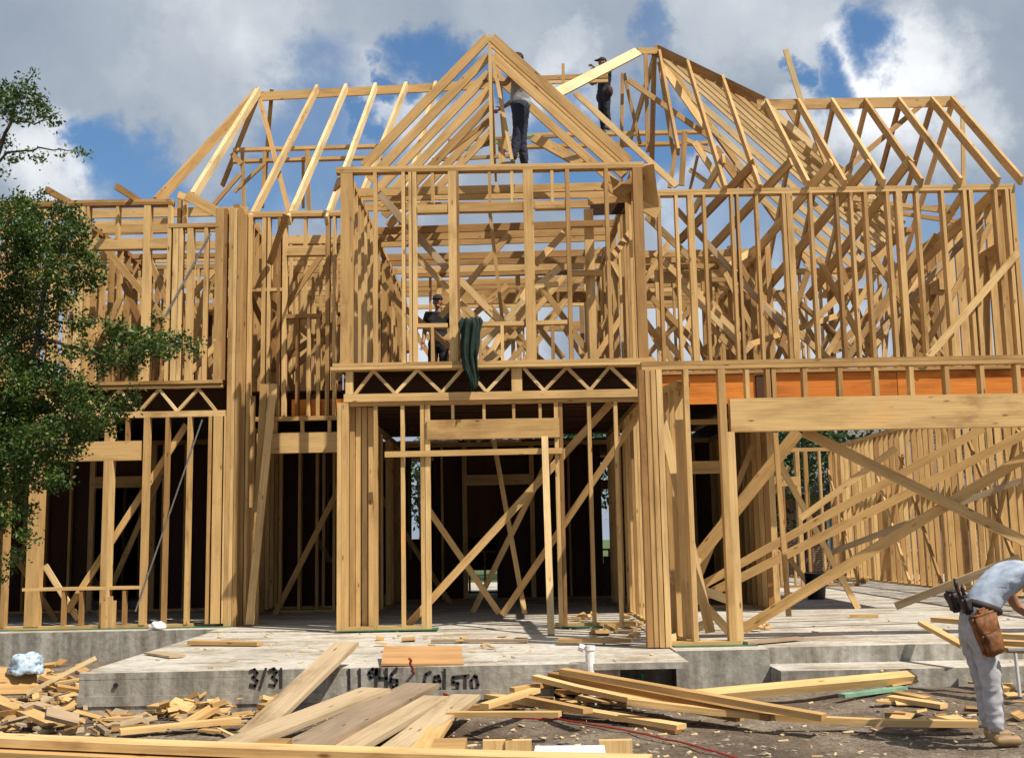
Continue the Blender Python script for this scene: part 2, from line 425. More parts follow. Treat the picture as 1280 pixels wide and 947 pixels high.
# ---- garage side wall + corner post
gw = MB().beam((XR+.12, 12.4, 3.2), (XR+.05, YC, 3.36), .14, .08, ZAX).build('garage_side_wall', PINE, H)
B(gw, 'bottom_plate', (XR+.12, 12.4, ZS+.03), (XR+.05, YC-.1, ZS+.03), .14, .04, ZAX)
for k in range(7): B(gw, 'stud', (XR+.11-.01*k, 12.6+.37*k, ZS+.05), (XR+.11-.01*k, 12.6+.37*k, 3.2+.02*k), .05, .14, XAX)
# ---- garage front wall
zg = W(1000, 452, YG).z
gx0 = W(806, 600, YG).x
gf = MB().beam((gx0, YG, zg), (9.4, YG, zg), .045, .14).beam((gx0, YG, zg-.047), (9.4, YG, zg-.047), .042, .14).build('garage_front_wall', PINE, H)
zgt = zg-.07
for x, w in ((807.5, .075), (815, .06), (821.5, .05), (829, .06)):
    vs(gf, x, 640, YG+R.uniform(-.03, .01), ZS, zgt, w, .14)
vs(gf, 863, 640, YG, ZS+.04, zgt, .052, .14)
for x, w in ((908, .075), (916.5, .08)): vs(gf, x, 640, YG, ZS, W(x, 540, YG).z if x > 910 else zgt, w, .14)
zh1, zh0 = W(1000, 497, YG).z, W(1000, 538, YG).z
B(gf, 'header', (W(912, 520, YG).x, YG, (zh0+zh1)/2), (9.4, YG, (zh0+zh1)/2), zh1-zh0, .13, YAX, tone=.75)
for x in (933, 959, 966, 1005, 1049, 1094, 1138, 1182, 1226, 1271): vs(gf, x, 478, YG, zh1, zgt, .045, .12, 'cripple_stud')
B(gf, 'bottom_plate', (gx0, YG, ZS+.03), (W(925, 800, YG).x, YG, ZS+.03), .04, .14)
# shoring boards in and around the garage opening
S_ = [((1005, 539), (1340, 706), 12.45, 12.8, .11, BRIGHT), ((929, 786), (1335, 538), 12.9, 12.6, .11, PINE),
      ((836, 767), (1335, 515), 14.0, 13.6, .10, PINE), ((838, 753), (1229, 535), 15.0, 14.4, .10, PINE), ((1000, 648), (1120, 560), 17, 16.8, .09, PINE), ((1040, 690), (1275, 600), 19, 18, .09, OLD),
      ((857, 716), (998, 539), 14.6, 14.2, .15, PINE), ((826, 516), (888, 790), 13.0, 12.5, .1, BRIGHT),
      ((969, 541), (986, 770), 13.4, 13.2, .055, PINE), ((1119, 757), (1275, 697), 13.8, 13.2, .09, OLD),
      ((836, 722), (918, 752), 13.0, 13.2, .1, BRIGHT), ((836, 800), (880, 780), 12.9, 13.3, .09, BRIGHT), ((840, 780), (875, 690), 14, 14.6, .1, PINE), ((872, 745), (912, 790), 13.4, 13.2, .09, BRIGHT)]
for a, b, Y0, Y1, w, mt in S_: px(H, a, b, Y0, Y1, w, .045, name='shoring_brace', mat=mt)

# ---- rim board, orange, behind the garage header
rim = MB()
for x0_, x1_ in ((1.95, 3.55), (3.75, 5.6), (5.61, 7.65)): rim.beam((x0_, YW, Z2-.22), (x1_, YW, Z2-.22), .42, .03, tone=R.random())
rim.build('rim_board', OSB, H)
MB().beam((3.56, YW-.02, Z2-.22), (3.74, YW-.02, Z2-.22), .40, .05).build('rim_board', SHADED, H)
MB().beam((-3.3, YR+.1, Z2-.3), (-2.3, YR+.1, Z2-.3), .3, .03).build('rim_board', OSB, H)
# ---- subfloor decks
dk = MB()
for (xa, xb, ya, yb) in ((-10.4, -3.95, 16.45, 25), (-3.94, XL-.02, 17.2, 25), (XL-.01, XR+.01, 15.2, 25), (XR+.02, 4.6, 16.45, 25), (4.61, 7.55, 16.45, 20.5)):
    y = ya
    while y < yb:
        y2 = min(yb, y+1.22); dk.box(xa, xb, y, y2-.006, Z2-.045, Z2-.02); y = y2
dk.build('subfloor', SHADED, H)

# ---- right wing, upper storey
rx1 = W(1274, 330, YW).x
rz0 = Z2
rw = MB().beam((XR+.1, YW, ZT-.02), (rx1, YW, ZT-.02), .042, .14).beam((XR+.1, YW, ZT-.065), (rx1, YW, ZT-.065), .04, .14).build('upper_right_wall', PINE, H)
B(rw, 'bottom_plate', (XR+.1, YW, rz0+.02), (rx1, YW, rz0+.02), .04, .14)
for x, w in ((826, .05), (848, .045), (866, .09), (883, .045), (918, .045), (925, .04), (949, .045), (983, .05), (990, .09), (1017, .045), (1050, .045), (1068, .04), (1086, .05), (1114, .05), (1128, .085), (1151, .045), (1183, .045), (1211, .05), (1219, .06), (1250, .045), (1264, .05), (1271, .07)):
    vs(rw, x, 340, YW, rz0+.04, ZT-.085, w, .14)
for a, b, Y0, Y1, w, d, mt in (((719, 116), (846, 233), 17.2, 16.6, .09, .04, BRIGHT), ((846, 262), (1003, 436), 16.5, 16.5, .085, .03, OLD),
        ((785, 100), (889, 173), 19.5, 19.5, .09, .04, PINE), ((1086, 430), (1252, 250), 16.8, 17.4, .07, .03, OLD), ((1078, 436), (1215, 290), 16.9, 17.4, .11, .04, PINE),
        ((1160, 446), (1272, 316), 16.27, 16.27, .1, .04, PINE), ((1008, 410), (1110, 310), 18, 18, .1, .04, PINE), ((845, 350), (935, 440), 17, 17, .08, .04, BRIGHT),
        ((1040, 440), (1150, 332), 18.3, 18.3, .1, .04, PINE), ((900, 340), (960, 300), 18, 18.6, .1, .04, PINE), ((1165, 340), (1195, 420), 19.5, 19.5, .08, .04, BRIGHT),
        ((1025, 395), (1050, 440), 19.5, 19.5, .08, .04, BRIGHT), ((920, 436), (1045, 395), 17.6, 18.6, .09, .04, PINE), ((808, 270), (870, 330), 16.8, 17.4, .1, .04, BRIGHT), ((820, 410), (850, 446), 16.7, 16.7, .09, .04, BRIGHT)):
    px(rw, a, b, Y0, Y1, w, d, name='strap_brace' if mt is STEEL else 'brace', mat=mt)
# right gable-end wall running back
YB = 21.6
re = MB().beam((rx1-.05, YW+.1, ZT-.04), (rx1-.05, YB, ZT-.04), .14, .08, ZAX).build('upper_end_wall', PINE, H)
B(re, 'bottom_plate', (rx1-.05, YW+.1, Z2+.02), (rx1-.05, YB, Z2+.02), .14, .04, ZAX)
for k in range(12):
    Y = YW+.35+.42*k
    B(re, 'stud', (rx1-.05, Y, Z2+.04), (rx1-.05, Y, ZT-.08), .05, .14, XAX)
for ya, yb in ((16.9, 18.0), (19.2, 20.4)):
    B(re, 'header', (rx1-.05, ya, 5.75), (rx1-.05, yb, 5.75), .12, .2, ZAX)
# ---- right wing roof
YRD = 18.62
ra, rb = W(953, 125, YRD), W(1190, 121, YRD); zr = (ra.z+rb.z)/2
rf = MB().beam((ra.x-.1, YRD, zr-.09), (rb.x+.05, YRD, zr-.09), .18, .04).build('right_roof', PINE, H)
for xt in (957, 997, 1039, 1080, 1122, 1163, 1188):
    X = W(xt, 122, YRD).x
    B(rf, 'rafter', (X, YRD-.02, zr-.06), (X, YW-.12, ZT+.02), .045, .14, ZAX)
    if xt > 990: B(rf, 'rafter', (X+.05, YRD+.02, zr-.06), (X+.05, YB+.1, ZT+.02), .045, .14, ZAX)
plate(rf, YB, 3.2, rx1, ZT-.05, .09, name='rear_plate')
px(rf, (982, 62), (1002, 128), 18.5, 18.6, .09, .04, name='prop', mat=BRIGHT, label='loose board standing up above the ridge')
px(rf, (1002, 128), (1036, 215), 18.55, 17.2, .06, .04, name='brace')
px(rf, (1045, 222), (1152, 131), 18.3, 18.9, .09, .04)
px(rf, (1203, 133), (1205, 262), 20.4, 20.4, .07, .04, name='post')
px(rf, (985, 135), (1040, 225), 20.5, 20.5, .12, .04, name='brace')
for xa, ya, xb, yb in ((1139, 198, 1010, 372), (1088, 203, 955, 365), (1040, 203, 925, 338), (989, 202, 880, 320), (944, 203, 850, 300), (905, 198, 868, 262), (1243, 240, 1150, 330), (1205, 240, 1180, 280)):
    B(rf, 'rafter', W(xa, ya, YW+.3), W(xb, yb, YW+2.2), .045, .15, ZAX)
for i, (y0, y1) in enumerate(((247, 266), (256, 277), (262, 259), (236, 238))):
    px(rf, (1055, y0), (1195, y1), 18.4+.5*i, 17.8+.5*i, .07, .04, name='ceiling_joist')
# ---- main hip with its right-hand slope
PK = W(821, 62, 20.2)
hp = MB().beam(PK, (ra.x, YRD, zr-.02), .05, .17, ZAX, tone=.05).beam(PK, (PK.x, 25, PK.z), .05, .2, ZAX, tone=.2).build('main_roof', PINE, H)
xe = PK.x+(PK.z-ZT)
HP1 = V((ra.x, YRD, zr))
for k in range(8):
    t = k/7*.97
    top = HP1.lerp(PK, t); dz = top.z-ZT
    B(hp, 'rafter', top-V((0, 0, .05)), (top.x+dz, top.y, ZT+.03), .045, .115, ZAX, mat=BRIGHT, tone=R.uniform(.1, 1))
B(hp, 'hip_rafter', PK, (xe, PK.y+(xe-PK.x)*.9, ZT+.05), .05, .17, ZAX)
for k in range(1, 7):
    t = k/7*(xe-PK.x); B(hp, 'rafter', (PK.x+t, PK.y+.9*t, PK.z-t-.04), (xe, PK.y+.9*t, ZT+.03), .045, .115, ZAX, mat=BRIGHT, tone=R.uniform(.1, 1))
B(hp, 'rear_plate', (xe, 18.7, ZT-.03), (xe, 24, ZT-.03), .14, .08, ZAX)
for (xt, yt), (xb, yb) in (((859, 78), (907, 237)), ((903, 98), (950, 236)), ((824, 66), (848, 190))):
    B(hp, 'rafter', W(xt, yt, PK.y-(xt-821)/136*(PK.y-YRD)), W(xb, yb, YW-.1 if xt > 830 else 18), .045, .14, ZAX)
px(hp, (825, 78), (882, 160), 20.1, 19.2, .12, .05, name='hip_rafter')
px(hp, (694, 118), (797, 65), 17.3, 19.6, .17, .045, name='hip_rafter', mat=BRIGHT, tone=.9)
px(hp, (797, 64), (822, 64), 20.1, 20.15, .12, .05, name='ridge_board')
for a, b, Y0, w in (((818, 68), (814, 232), 20.2, .09), ((807, 68), (810, 190), 20, .07), ((778, 92), (776, 235), 20.5, .06), ((824, 78), (843, 202), 20.0, .06), ((780, 92), (800, 180), 20.3, .06), ((856, 165), (852, 232), 19, .09), ((847, 175), (837, 235), 19, .07), ((872, 195), (862, 240), 19, .05)):
    px(hp, a, b, Y0, None, w, .05, name='post', tone=.2)
px(hp, (868, 178), (905, 235), 18.6, 18.4, .1, .05, name='brace')
px(hp, (893, 185), (935, 240), 19, 18.4, .14, .05, name='brace')
px(hp, (858, 175), (900, 195), 20, 20, .07, .05, name='brace')
px(hp, (862, 212), (890, 232), 20, 20, .07, .05, name='brace')
# purlins the roof crew stand on
for yl, yr_ in ((168, 164), (182, 178)):
    px(hp, (640, yl+2), (885, yr_+1), 24.3, None, .07, .14, name='purlin')
    px(hp, (292, yl+20), (478, yl+15), 21.6, None, .06, .12, name='purlin')
px(hp, (676, 98), (760, 95), 22.9, None, .1, .05, name='ridge_board'); px(hp, (676, 104), (760, 101), 22.6, None, .06, .05, name='ridge_board')
px(hp, (704, 80), (704, 112), 22.4, None, .06, .05, name='post')
# ---- left roof
YLR = 21.3
la, lb = W(322, 116, YLR), W(612, 101, YLR); zl = (la.z+lb.z)/2
lr = MB().beam((la.x, YLR, la.z-.08), (lb.x, YLR, lb.z-.08), .17, .045).build('left_roof', PINE, H)
for xt, xb in ((397, 313), (433, 361), (470, 408), (508, 440), (545, 500)):
    B(lr, 'rafter', W(xt, 110-(xt-400)*.03, YLR-.03), W(xb, 276, YR-.1), .055, .15, ZAX, mat=BRIGHT)
B(lr, 'hip_rafter', W(323, 114, YLR-.05), W(196, 252, 18.6), .06, .17, ZAX)
B(lr, 'hip_rafter', W(323, 114, YLR-.05), W(241, 246, 17.0), .07, .15, ZAX, mat=BRIGHT)
for a, b, Y0, Y1, w in (((323, 118), (278, 232), 21.4, 23.5, .09), ((340, 112), (331, 225), 21.3, 22, .07), ((325, 125), (362, 268), 21.3, 19, .08), ((303, 190), (305, 268), 21.5, 21.5, .07), ((331, 190), (328, 260), 21.5, 21.5, .06), ((384, 188), (386, 268), 21.5, 21.5, .08), ((379, 195), (379, 260), 21.6, 21.6, .05), ((290, 192), (302, 205), 21, 21, .1), ((300, 218), (262, 262), 20, 20, .07), ((330, 205), (293, 240), 21, 21, .06)):
    px(lr, a, b, Y0, Y1, w, .05, name='brace', tone=.3)
px(lr, (58, 237), (88, 254), 15.9, 16.5, .09, .045, name='rafter_tail', tone=.1)
px(lr, (145, 233), (175, 252), 15.9, 16.5, .09, .045, name='rafter_tail', tone=.1)
# ---- centre gable roof
gp = W(612, 43, YC)
hw = (gp.z-ZT)
cg = MB().beam((gp.x, YC-.02, gp.z-.09), (gp.x, 21.2, gp.z-.09), .045, .16, ZAX).build('gable_roof', PINE, H)
fl, fr = W(455, 211, YC).x, W(787, 206, YC).x
for k in range(7):
    Y = YC+.61*k
    for sx, fx in ((-1, fl), (1, fr)):
        if sx > 0 and k > 2: continue
        B(cg, 'rafter', (gp.x+sx*.03, Y, gp.z-.05), (fx, Y, ZT+.03), .045, .125, ZAX)
for k in range(2):
    Y = YC+.13+.45*k
    B(cg, 'rafter', (gp.x+.03, Y, gp.z-.06), (fr-.02, Y, ZT+.03), .045, .125, ZAX, tone=.8)
B(cg, 'gable_stud', (gp.x, YC+.02, ZT), (gp.x, YC+.02, gp.z-.15), .045, .09, YAX, mat=BRIGHT)
px(cg, (616, 72), (640, 200), 15.6, 15.3, .05, .04, name='brace', mat=BRIGHT)
px(cg, (622, 75), (632, 190), 16.4, 16.4, .07, .04, name='brace')
px(cg, (626, 175), (628, 205), 16.6, 16.6, .1, .04, name='block')
px(cg, (560, 190), (612, 150), 17.8, 17.8, .07, .04, name='brace', tone=.1)
px(cg, (575, 200), (612, 176), 18.8, 18.8, .06, .04, name='brace', tone=.1)
px(cg, (668, 172), (728, 205), 18.2, 17.2, .17, .05, name='valley_board')
px(cg, (580, 187), (668, 168), 19, 19, .05, .04, name='brace', mat=TREAT)
px(cg, (540, 200), (660, 194), 19.6, 19.6, .06, .05, name='ceiling_joist')
px(cg, (560, 176), (700, 170), 20.4, 20.4, .05, .05, name='ceiling_joist')

# ---- left wing upper storey
lx0 = -10.4
lx1 = W(216, 300, YW).x
lw = MB().beam((lx0, YW, ZT-.02), (lx1, YW, ZT-.02), .045, .14).beam((lx0, YW, ZT-.064), (lx1, YW, ZT-.064), .04, .14).build('upper_left_wall', PINE, H)
B(lw, 'bottom_plate', (lx0, YW, Z2+.02), (W(279, 484, YW).x, YW, Z2+.02), .05, .16); B(lw, 'top_plate', (W(213, 283, YW).x, YW, W(240, 283, YW).z), (W(276, 283, YW).x, YW, W(240, 283, YW).z), .06, .14)
for x, y, w in ((40, 260, .05), (104, 260, .12), (112, 260, .04), (186, 260, .1), (213, 300, .05), (10, 260, .05), (70, 260, .06)):
    vs(lw, x, y, YW, Z2+.045, ZT-.085, w, .13)
zq = W(240, 286, YW).z
for x, w in ((219, .08), (225.5, .05), (237, .085), (257, .05)): vs(lw, x, 400, YW, Z2+.045, zq, w, .13)
for x, w in ((274, .12), (281, .05), (289, .06), (294, .05), (299.5, .06)): vs(lw, x, 400, YW, ZS if x > 287 else Z2+.045, W(280, 262, YW).z, w, .13)
for x in (225, 232): vs(lw, x, 260, YW+.2, zq, W(225, 238, YW).z, .05, .1)
px(lw, (233, 244), (290, 276), YW-.05, YW+.3, .15, .05, name='brace')
px(lw, (222, 243), (240, 250), YW, YW+.1, .1, .05, name='brace')
hdr(lw, 20, 213, 300, 313, YW, tone=.6)
for x in (50, 148): vs(lw, x, 280, YW, W(x, 300, YW).z, ZT-.085, .045, .12, 'cripple_stud')
px(lw, (206, 396), (263, 292), YW-.09, None, .03, .01, name='strap_brace', mat=STEEL)
px(lw, (240, 370), (268, 338), YW+.5, None, .08, .04)
for x0_, y0_, x1_, y1_ in ((95, 270, 215, 262), (95, 282, 215, 276), (95, 291, 215, 288)):
    px(lw, (x0_, y0_), (x1_, y1_), 19+R.random(), None, .1, .05, name='ceiling_joist')
# left truss + lower storey
ltz = W(200, 518, YW).z
lt = MB().beam((lx0, YW, ltz), (W(291, 518, YW).x, YW, ltz), .085, .1).build('floor_truss', PINE, H)
B(lt, 'top_chord', (lx0, YW, Z2-.04), (W(279, 490, YW).x, YW, Z2-.04), .04, .12)
xs_ = [30, 52, 76, 100, 125, 150, 174, 199, 222, 248, 270]
for i in range(len(xs_)-1):
    a, b = W(xs_[i], 500, YW).x, W(xs_[i+1], 500, YW).x
    za, zb = (ltz+.04, Z2-.07) if i % 2 == 0 else (Z2-.07, ltz+.04)
    B(lt, 'web', (a, YW, za), (b, YW, zb), .04, .06, YAX, mat=BRIGHT)
MB().beam((-10.4, YW+.35, Z2-.24), (-4.0, YW+.35, Z2-.24), .4, .04).build('rim_board', SHADED, H)
zl2 = ltz-.045
ll = MB().beam((lx0, YW, ZB+.02), (W(241, 780, YW).x, YW, ZB+.02), .04, .1).build('lower_left_wall', PINE, H)
for x, w in ((10, .06), (46, .2), (134, .1), (139, .05), (182, .08), (208, .05), (236, .055), (262, .045), (272, .13), (282, .05), (290, .05)):
    vs(ll, x, 640, YW, ZB+.035, zl2, w, .12)
for i in range(4): vs(ll, 129+4.5*i, 765, YW-.07, ZB, W(130, 742, YW).z-.06*abs(i-1.5), .05, .04)
hdr(ll, 60, 178, 552, 576, YW, tone=.6)
for x in (85, 160): vs(ll, x, 540, YW, W(x, 552, YW).z, zl2, .045, .1, 'cripple_stud')
hdr(ll, 30, 178, 733, 737, YW, name='window_sill')
for x in (80, 102, 156): vs(ll, x, 760, YW, ZB+.04, W(x, 737, YW).z, .045, .1, 'cripple_stud')
px(ll, (84, 764), (233, 531), YW+.12, None, .09, .04); px(ll, (56, 706), (98, 774), YW+.2, None, .08, .04, mat=BRIGHT)
px(ll, (169, 764), (253, 524), YW-.08, None, .02, .006, name='strap_brace', mat=STEEL)
for x, w in ((303, .07), (309, .04)): vs(ll, x, 600, 16.6, ZS, W(303, 270, 16.6).z, w, .12)
vs(ll, 318, 700, 16.75, ZS, W(318, 634, 16.75).z, .14, .05)
vs(ll, 314, 560, 16.9, W(314, 634, 16.9).z, W(314, 495, 16.9).z, .1, .05)
px(ll, (342, 480), (312, 780), 16.5, 16.3, .11, .045, name='brace', mat=PINE, tone=.8)
px(ll, (330, 480), (322, 640), 16.6, 16.6, .1, .045, name='brace')
# ---- recess between left wing and bay
rc = MB().beam((W(285, 270, YR).x, YR, ZT-.02), (XL-.1, YR, ZT-.02), .045, .14).beam((W(285, 270, YR).x, YR, ZT-.065), (XL-.1, YR, ZT-.065), .04, .14).build('recessed_wall', PINE, H)
B(rc, 'bottom_plate', (W(300, 520, YR).x, YR, W(380, 523, YR).z), (XL-.1, YR, W(380, 523, YR).z), .06, .14)
zf = W(380, 520, YR).z
for x, w in ((305, .07), (313, .04), (330, .06), (336, .04), (349, .05), (356, .06), (410, .06), (418, .04)): vs(rc, x, 400, YR, zf, ZT-.085, w, .13)
hdr(rc, 354, 408, 308, 320, YR); hdr(rc, 302, 354, 361, 365, YR, name='window_sill'); hdr(rc, 358, 402, 393, 398, YR, name='window_sill')
for x in (382,): vs(rc, x, 290, YR, W(x, 308, YR).z, ZT-.085, .045, .1, 'cripple_stud')
for x in (372, 386, 398): vs(rc, x, 460, YR, zf, W(x, 397, YR).z, .05, .1, 'cripple_stud')
hdr(rc, 322, 423, 541, 566, YR-.02, tone=.8)
for x in (345, 378, 412): vs(rc, x, 532, YR, W(x, 541, YR).z, zf-.03, .045, .1, 'cripple_stud')
px(rc, (337, 330), (358, 268), YR-.1, YR-.5, .09, .04, name='brace', tone=.1)
px(rc, (386, 520), (412, 440), YR+.3, YR+.3, .12, .04); px(rc, (330, 500), (372, 400), YR+.4, YR+.4, .1, .04)
px(rc, (420, 232), (440, 215), 17, 16, .2, .04, name='brace', tone=.1)

# ---- everything deeper inside: rear and inner partitions
deep = MB()
def wall_x(X, ya, yb, z0, z1, step=.41, skip=(), d=.09, plates=True):
    if plates:
        deep.beam((X, ya, z1-.03), (X, yb, z1-.03), d, .08, ZAX); deep.beam((X, ya, z0+.02), (X, yb, z0+.02), d, .04, ZAX)
    y = ya
    while y < yb:
        if not any(a < y < b for a, b in skip):
            deep.beam((X, y, z0+.04), (X, y, z1-.07), .045, d, XAX)
        y += step*R.uniform(.9, 1.08)
def wall_y(Y, xa, xb, z0, z1, step=.41, wins=(), d=.09):
    deep.beam((xa, Y, z1-.03), (xb, Y, z1-.03), .08, d); deep.beam((xa, Y, z0+.02), (xb, Y, z0+.02), .04, d)
    for a, b, s_, t_ in wins:
        if s_ > z0+.1: deep.beam((a, Y, s_), (b, Y, s_), .04, d)
        deep.beam((a, Y, t_+.1), (b, Y, t_+.1), .2, d)
        for q in (a, b): deep.beam((q, Y, z0+.04), (q, Y, z1-.07), .09, d)
    x = xa
    while x < xb:
        if any(a < x < b for a, b, s_, t_ in wins):
            for a, b, s_, t_ in wins:
                if a < x < b and s_ > z0+.1: deep.beam((x, Y, z0+.04), (x, Y, s_), .045, d)
        else: deep.beam((x, Y, z0+.04), (x, Y, z1-.07), .045, d)
        x += step*R.uniform(.92, 1.06)
Z1T = 3.42
# lower
wall_x(XL+.05, 15.7, 24.8, ZS, Z1T, skip=((19.4, 20.4),)); wall_x(XR+.02, 15.5, 21, ZS, Z1T, skip=((18, 19.1),))
wall_x(-4.2, 16.6, 22, ZS, Z1T, step=.36); wall_x(3.9, 17.2, 25, ZS, Z1T, step=.38)
wall_y(20.6, -9.5, -2.3, ZS, Z1T, wins=((-7.5, -6.4, ZS, 2.6),)); wall_y(19.5, -3.9, -2.2, ZS, Z1T, step=.3)
wall_y(22.2, -2.1, 4.2, ZS, Z1T, wins=((-.9, .4, ZS, 2.6), (2.3, 3.2, ZS, 2.6)))
wall_y(25.2, -9.5, 7.5, ZS, Z1T, step=.34, wins=((-1.2, .2, 1.3, 2.6), (1.4, 2.4, 1.3, 2.6), (5.0, 6.3, 1.2, 2.6)))
wall_y(18.6, 1.95, 4.3, ZS, Z1T, wins=((2.7, 3.5, ZS, 2.55),))
wall_x(8.6, 12.4, 31.0, ZS, 3.85, step=.36, d=.10); wall_x(9.5, 15, 31, ZS, 3.85, step=.5); wall_y(31, 4.4, 8.6, ZS, 3.85, step=.33, wins=((5.2, 6.4, ZS, 2.5),))
wall_x(-9.5, 16.6, 25, ZS, Z1T)
# upper
wall_x(XL+.06, 15.3, 24, Z2, ZT, step=.36, skip=((18.9, 19.6),)); wall_x(XR, 15.4, 22, Z2, ZT, step=.4, skip=((17.6, 18.5),))
wall_x(-4.05, 16.7, 23.5, Z2, ZT, step=.36); wall_x(-6.6, 17.5, 23.5, Z2, ZT); wall_x(-9.5, 16.6, 24, Z2, ZT)
wall_y(19.6, -9.5, -4.2, Z2, ZT, wins=((-7.2, -6.3, Z2, 6.0),)); wall_y(18.8, -3.9, -2.3, Z2, ZT, step=.26)
wall_y(20.4, -9.2, -2.2, Z2, ZT, step=.3)
wall_y(24.4, -9.5, XR, Z2, ZT, wins=((-1.3, .1, 4.7, 6.0), (.6, 1.6, 4.7, 6.0), (-6, -5, 4.7, 6.0)))
wall_y(YB, 3.2, 7.5, Z2, ZT, wins=((4.6, 5.5, 4.7, 6.0), (6.2, 7.0, 4.7, 6.0)))
wall_y(19.4, 1.9, 4.2, Z2, 6.2, wins=((2.6, 3.4, Z2, 5.9),)); wall_x(4.3, 18.4, 24, Z2, 6.3); wall_y(24, 1.9, 6.9, Z2, ZT, step=.5)
wall_y(21.4, -2.0, 1.8, Z2, ZT, step=.5, wins=((-1.3, .2, Z2, 6.0), (.5, 1.5, Z2, 6.0)))
for k in range(9):
    y = 13.5+1.9*k; deep.beam((8.5, y, ZS+.05), (8.5, y+R.choice((-1, 1))*2.0, 3.2), .09, .04, XAX)
for k in range(34):
    x = R.uniform(1.9, 7.3); y = R.uniform(17, 21.3); dx = R.choice((-1, 1))*R.uniform(.6, 1.6); z = Z2+R.uniform(0, .6)
    deep.beam((x, y, z), (max(1.9, min(7.4, x+dx)), y+R.uniform(-.4, .4), z+R.uniform(1.0, 2.0)), .09, .04)
for k in range(26):
    x = R.uniform(-1.9, 1.7); y = R.uniform(16.6, 21); dx = R.choice((-1, 1))*R.uniform(.5, 1.3); z = Z2+R.uniform(.3, 1)
    deep.beam((x, y, z), (max(-2, min(1.8, x+dx)), y+R.uniform(-.4, .4), z+R.uniform(.8, 1.5)), .09, .04)
for k in range(24):
    x = R.uniform(-9, -2.6); y = R.uniform(17.2, 19.2); dx = R.choice((-1, 1))*R.uniform(.4, 1.4); z = Z2+R.uniform(0, 1.2)
    deep.beam((x, y, z), (max(-9, min(-2.4, x+dx)), y+R.uniform(-.3, .3), z+R.uniform(.8, 1.4)), .1, .04)
for k in range(34):  # leaning temporary boards among the partitions
    x = R.uniform(-8, 7); y = R.uniform(17.5, 24); z = Z2 if R.random() < .65 else ZS
    dx = R.choice((-1, 1))*R.uniform(1, 2.0)
    deep.beam((x, y, z), (max(-9, min(7.4, x+dx)), y+R.uniform(-.5, .5), z+2.5), .09, .04)
tag(deep.build('stud', PINE, H, origin=V((0, 20, ZS))), 'mass of inner wall studs seen through the front framing', kind='stuff')
# ceiling joists over the hall and left rooms
cj = MB()
for k in range(15):
    Y = 16.3+.5*k+R.uniform(-.12, .12)
    if k not in (3, 7, 11): cj.beam((XL, Y, ZT+R.uniform(-.02, .09)), (XR, Y, ZT+.06), .12, .045, YAX)
    if k % 2 == 0: cj.beam((-9.5, Y+.9, ZT+.05), (-4, Y+.9, ZT+.05), .14, .045)
    if k > 2: cj.beam((-4, Y+.5, ZT-.15), (XL, Y+.5, ZT-.15), .14, .045)
for k in range(12): cj.beam((XR, 19.2+.4*k, ZT-.25), (4.3, 19.2+.4*k, ZT-.25), .12, .045)
tag(cj.build('ceiling_joist', PINE, H, origin=V((0, 20, ZT))), 'ceiling joists over the upper hall', kind='stuff')
def sheath(Y, xa, xb, z0, z1, holes, mat, lab):
    mb = MB(); xs = sorted(set([xa, xb]+[h[0] for h in holes]+[h[1] for h in holes])); 
    for a, b in zip(xs, xs[1:]):
        hs = sorted([(h[2], h[3]) for h in holes if h[0] <= a and b <= h[1]]); z = z0
        for q0, q1 in hs:
            if q0 > z+.01: mb.box(a, b-.004, Y, Y+.015, z, q0)
            z = q1
        if z < z1: mb.box(a, b-.004, Y, Y+.015, z, z1)
    o = mb.build('wall_shade_sheathing', mat, H); o['label'] = lab
sheath(25.3, -9.5, 4.3, ZS, 3.75, [(-7.0, -6.5, 1.2, 2.4), (-2.4, -1.95, 1.6, 3.3), (-1.0, .15, ZS, .9), (1.75, 2.5, 1.0, 3.2), (3.1, 3.4, 1.6, 2.9)], SHADED, 'brown sheathing boards on the rear wall of the lower storey')
sheath(24.5, -9.5, -2.2, Z2, ZT, [(-6, -5.3, 4.7, 6.0), (-3.6, -3.1, 4.6, 5.9)], SHADED, 'sheathing on the rear wall of the upper left rooms')
sheath(20.7, -9.4, -2.35, ZS, Z1T, [(-7.5, -6.4, ZS, 2.6), (-3.5, -3.2, 1.2, 2.6)], SHADED, 'added dark sheathing that shades an inner wall of the lower storey')  # panel added to block light and darken the lower rooms
sheath(22.3, -2.05, 4.2, ZS, Z1T, [(-2.0, -1.5, 1.2, 3.2), (-.9, -.3, ZS, 1.6), (1.75, 2.3, 1.2, 3.2), (3.0, 3.3, 1.5, 3.0)], SHADED, 'added dark sheathing that shades the inner wall behind the entry')  # added as well, keeps the space behind the doorway dark
mb = MB(); mb.box(-9.56, -9.545, 16.5, 25.3, ZS, 3.75).build('wall_shade_sheathing', SHADED, H)  # left side panel added to shut light out of the lower storey
mb = MB(); mb.box(3.955, 3.97, 18.6, 25.3, ZS, 3.75).build('wall_shade_sheathing', SHADED, H)  # panel added beside the garage to keep the rooms behind it dark
#END_HOUSE

# ------------------------------------------------------------------ loose lumber, each piece a thing
def G3(p, z): return G(p[0], p[1], z)
def lumber(name, a, b, za, zb, w, t, label, cat, mat=None, group=None, n=ZAX, **k):
    return tag(B(None, name, G3(a, za), G3(b, zb), w, t, n, mat=mat or PINE, seg=k.pop('seg', 4), **k), label, cat, group)
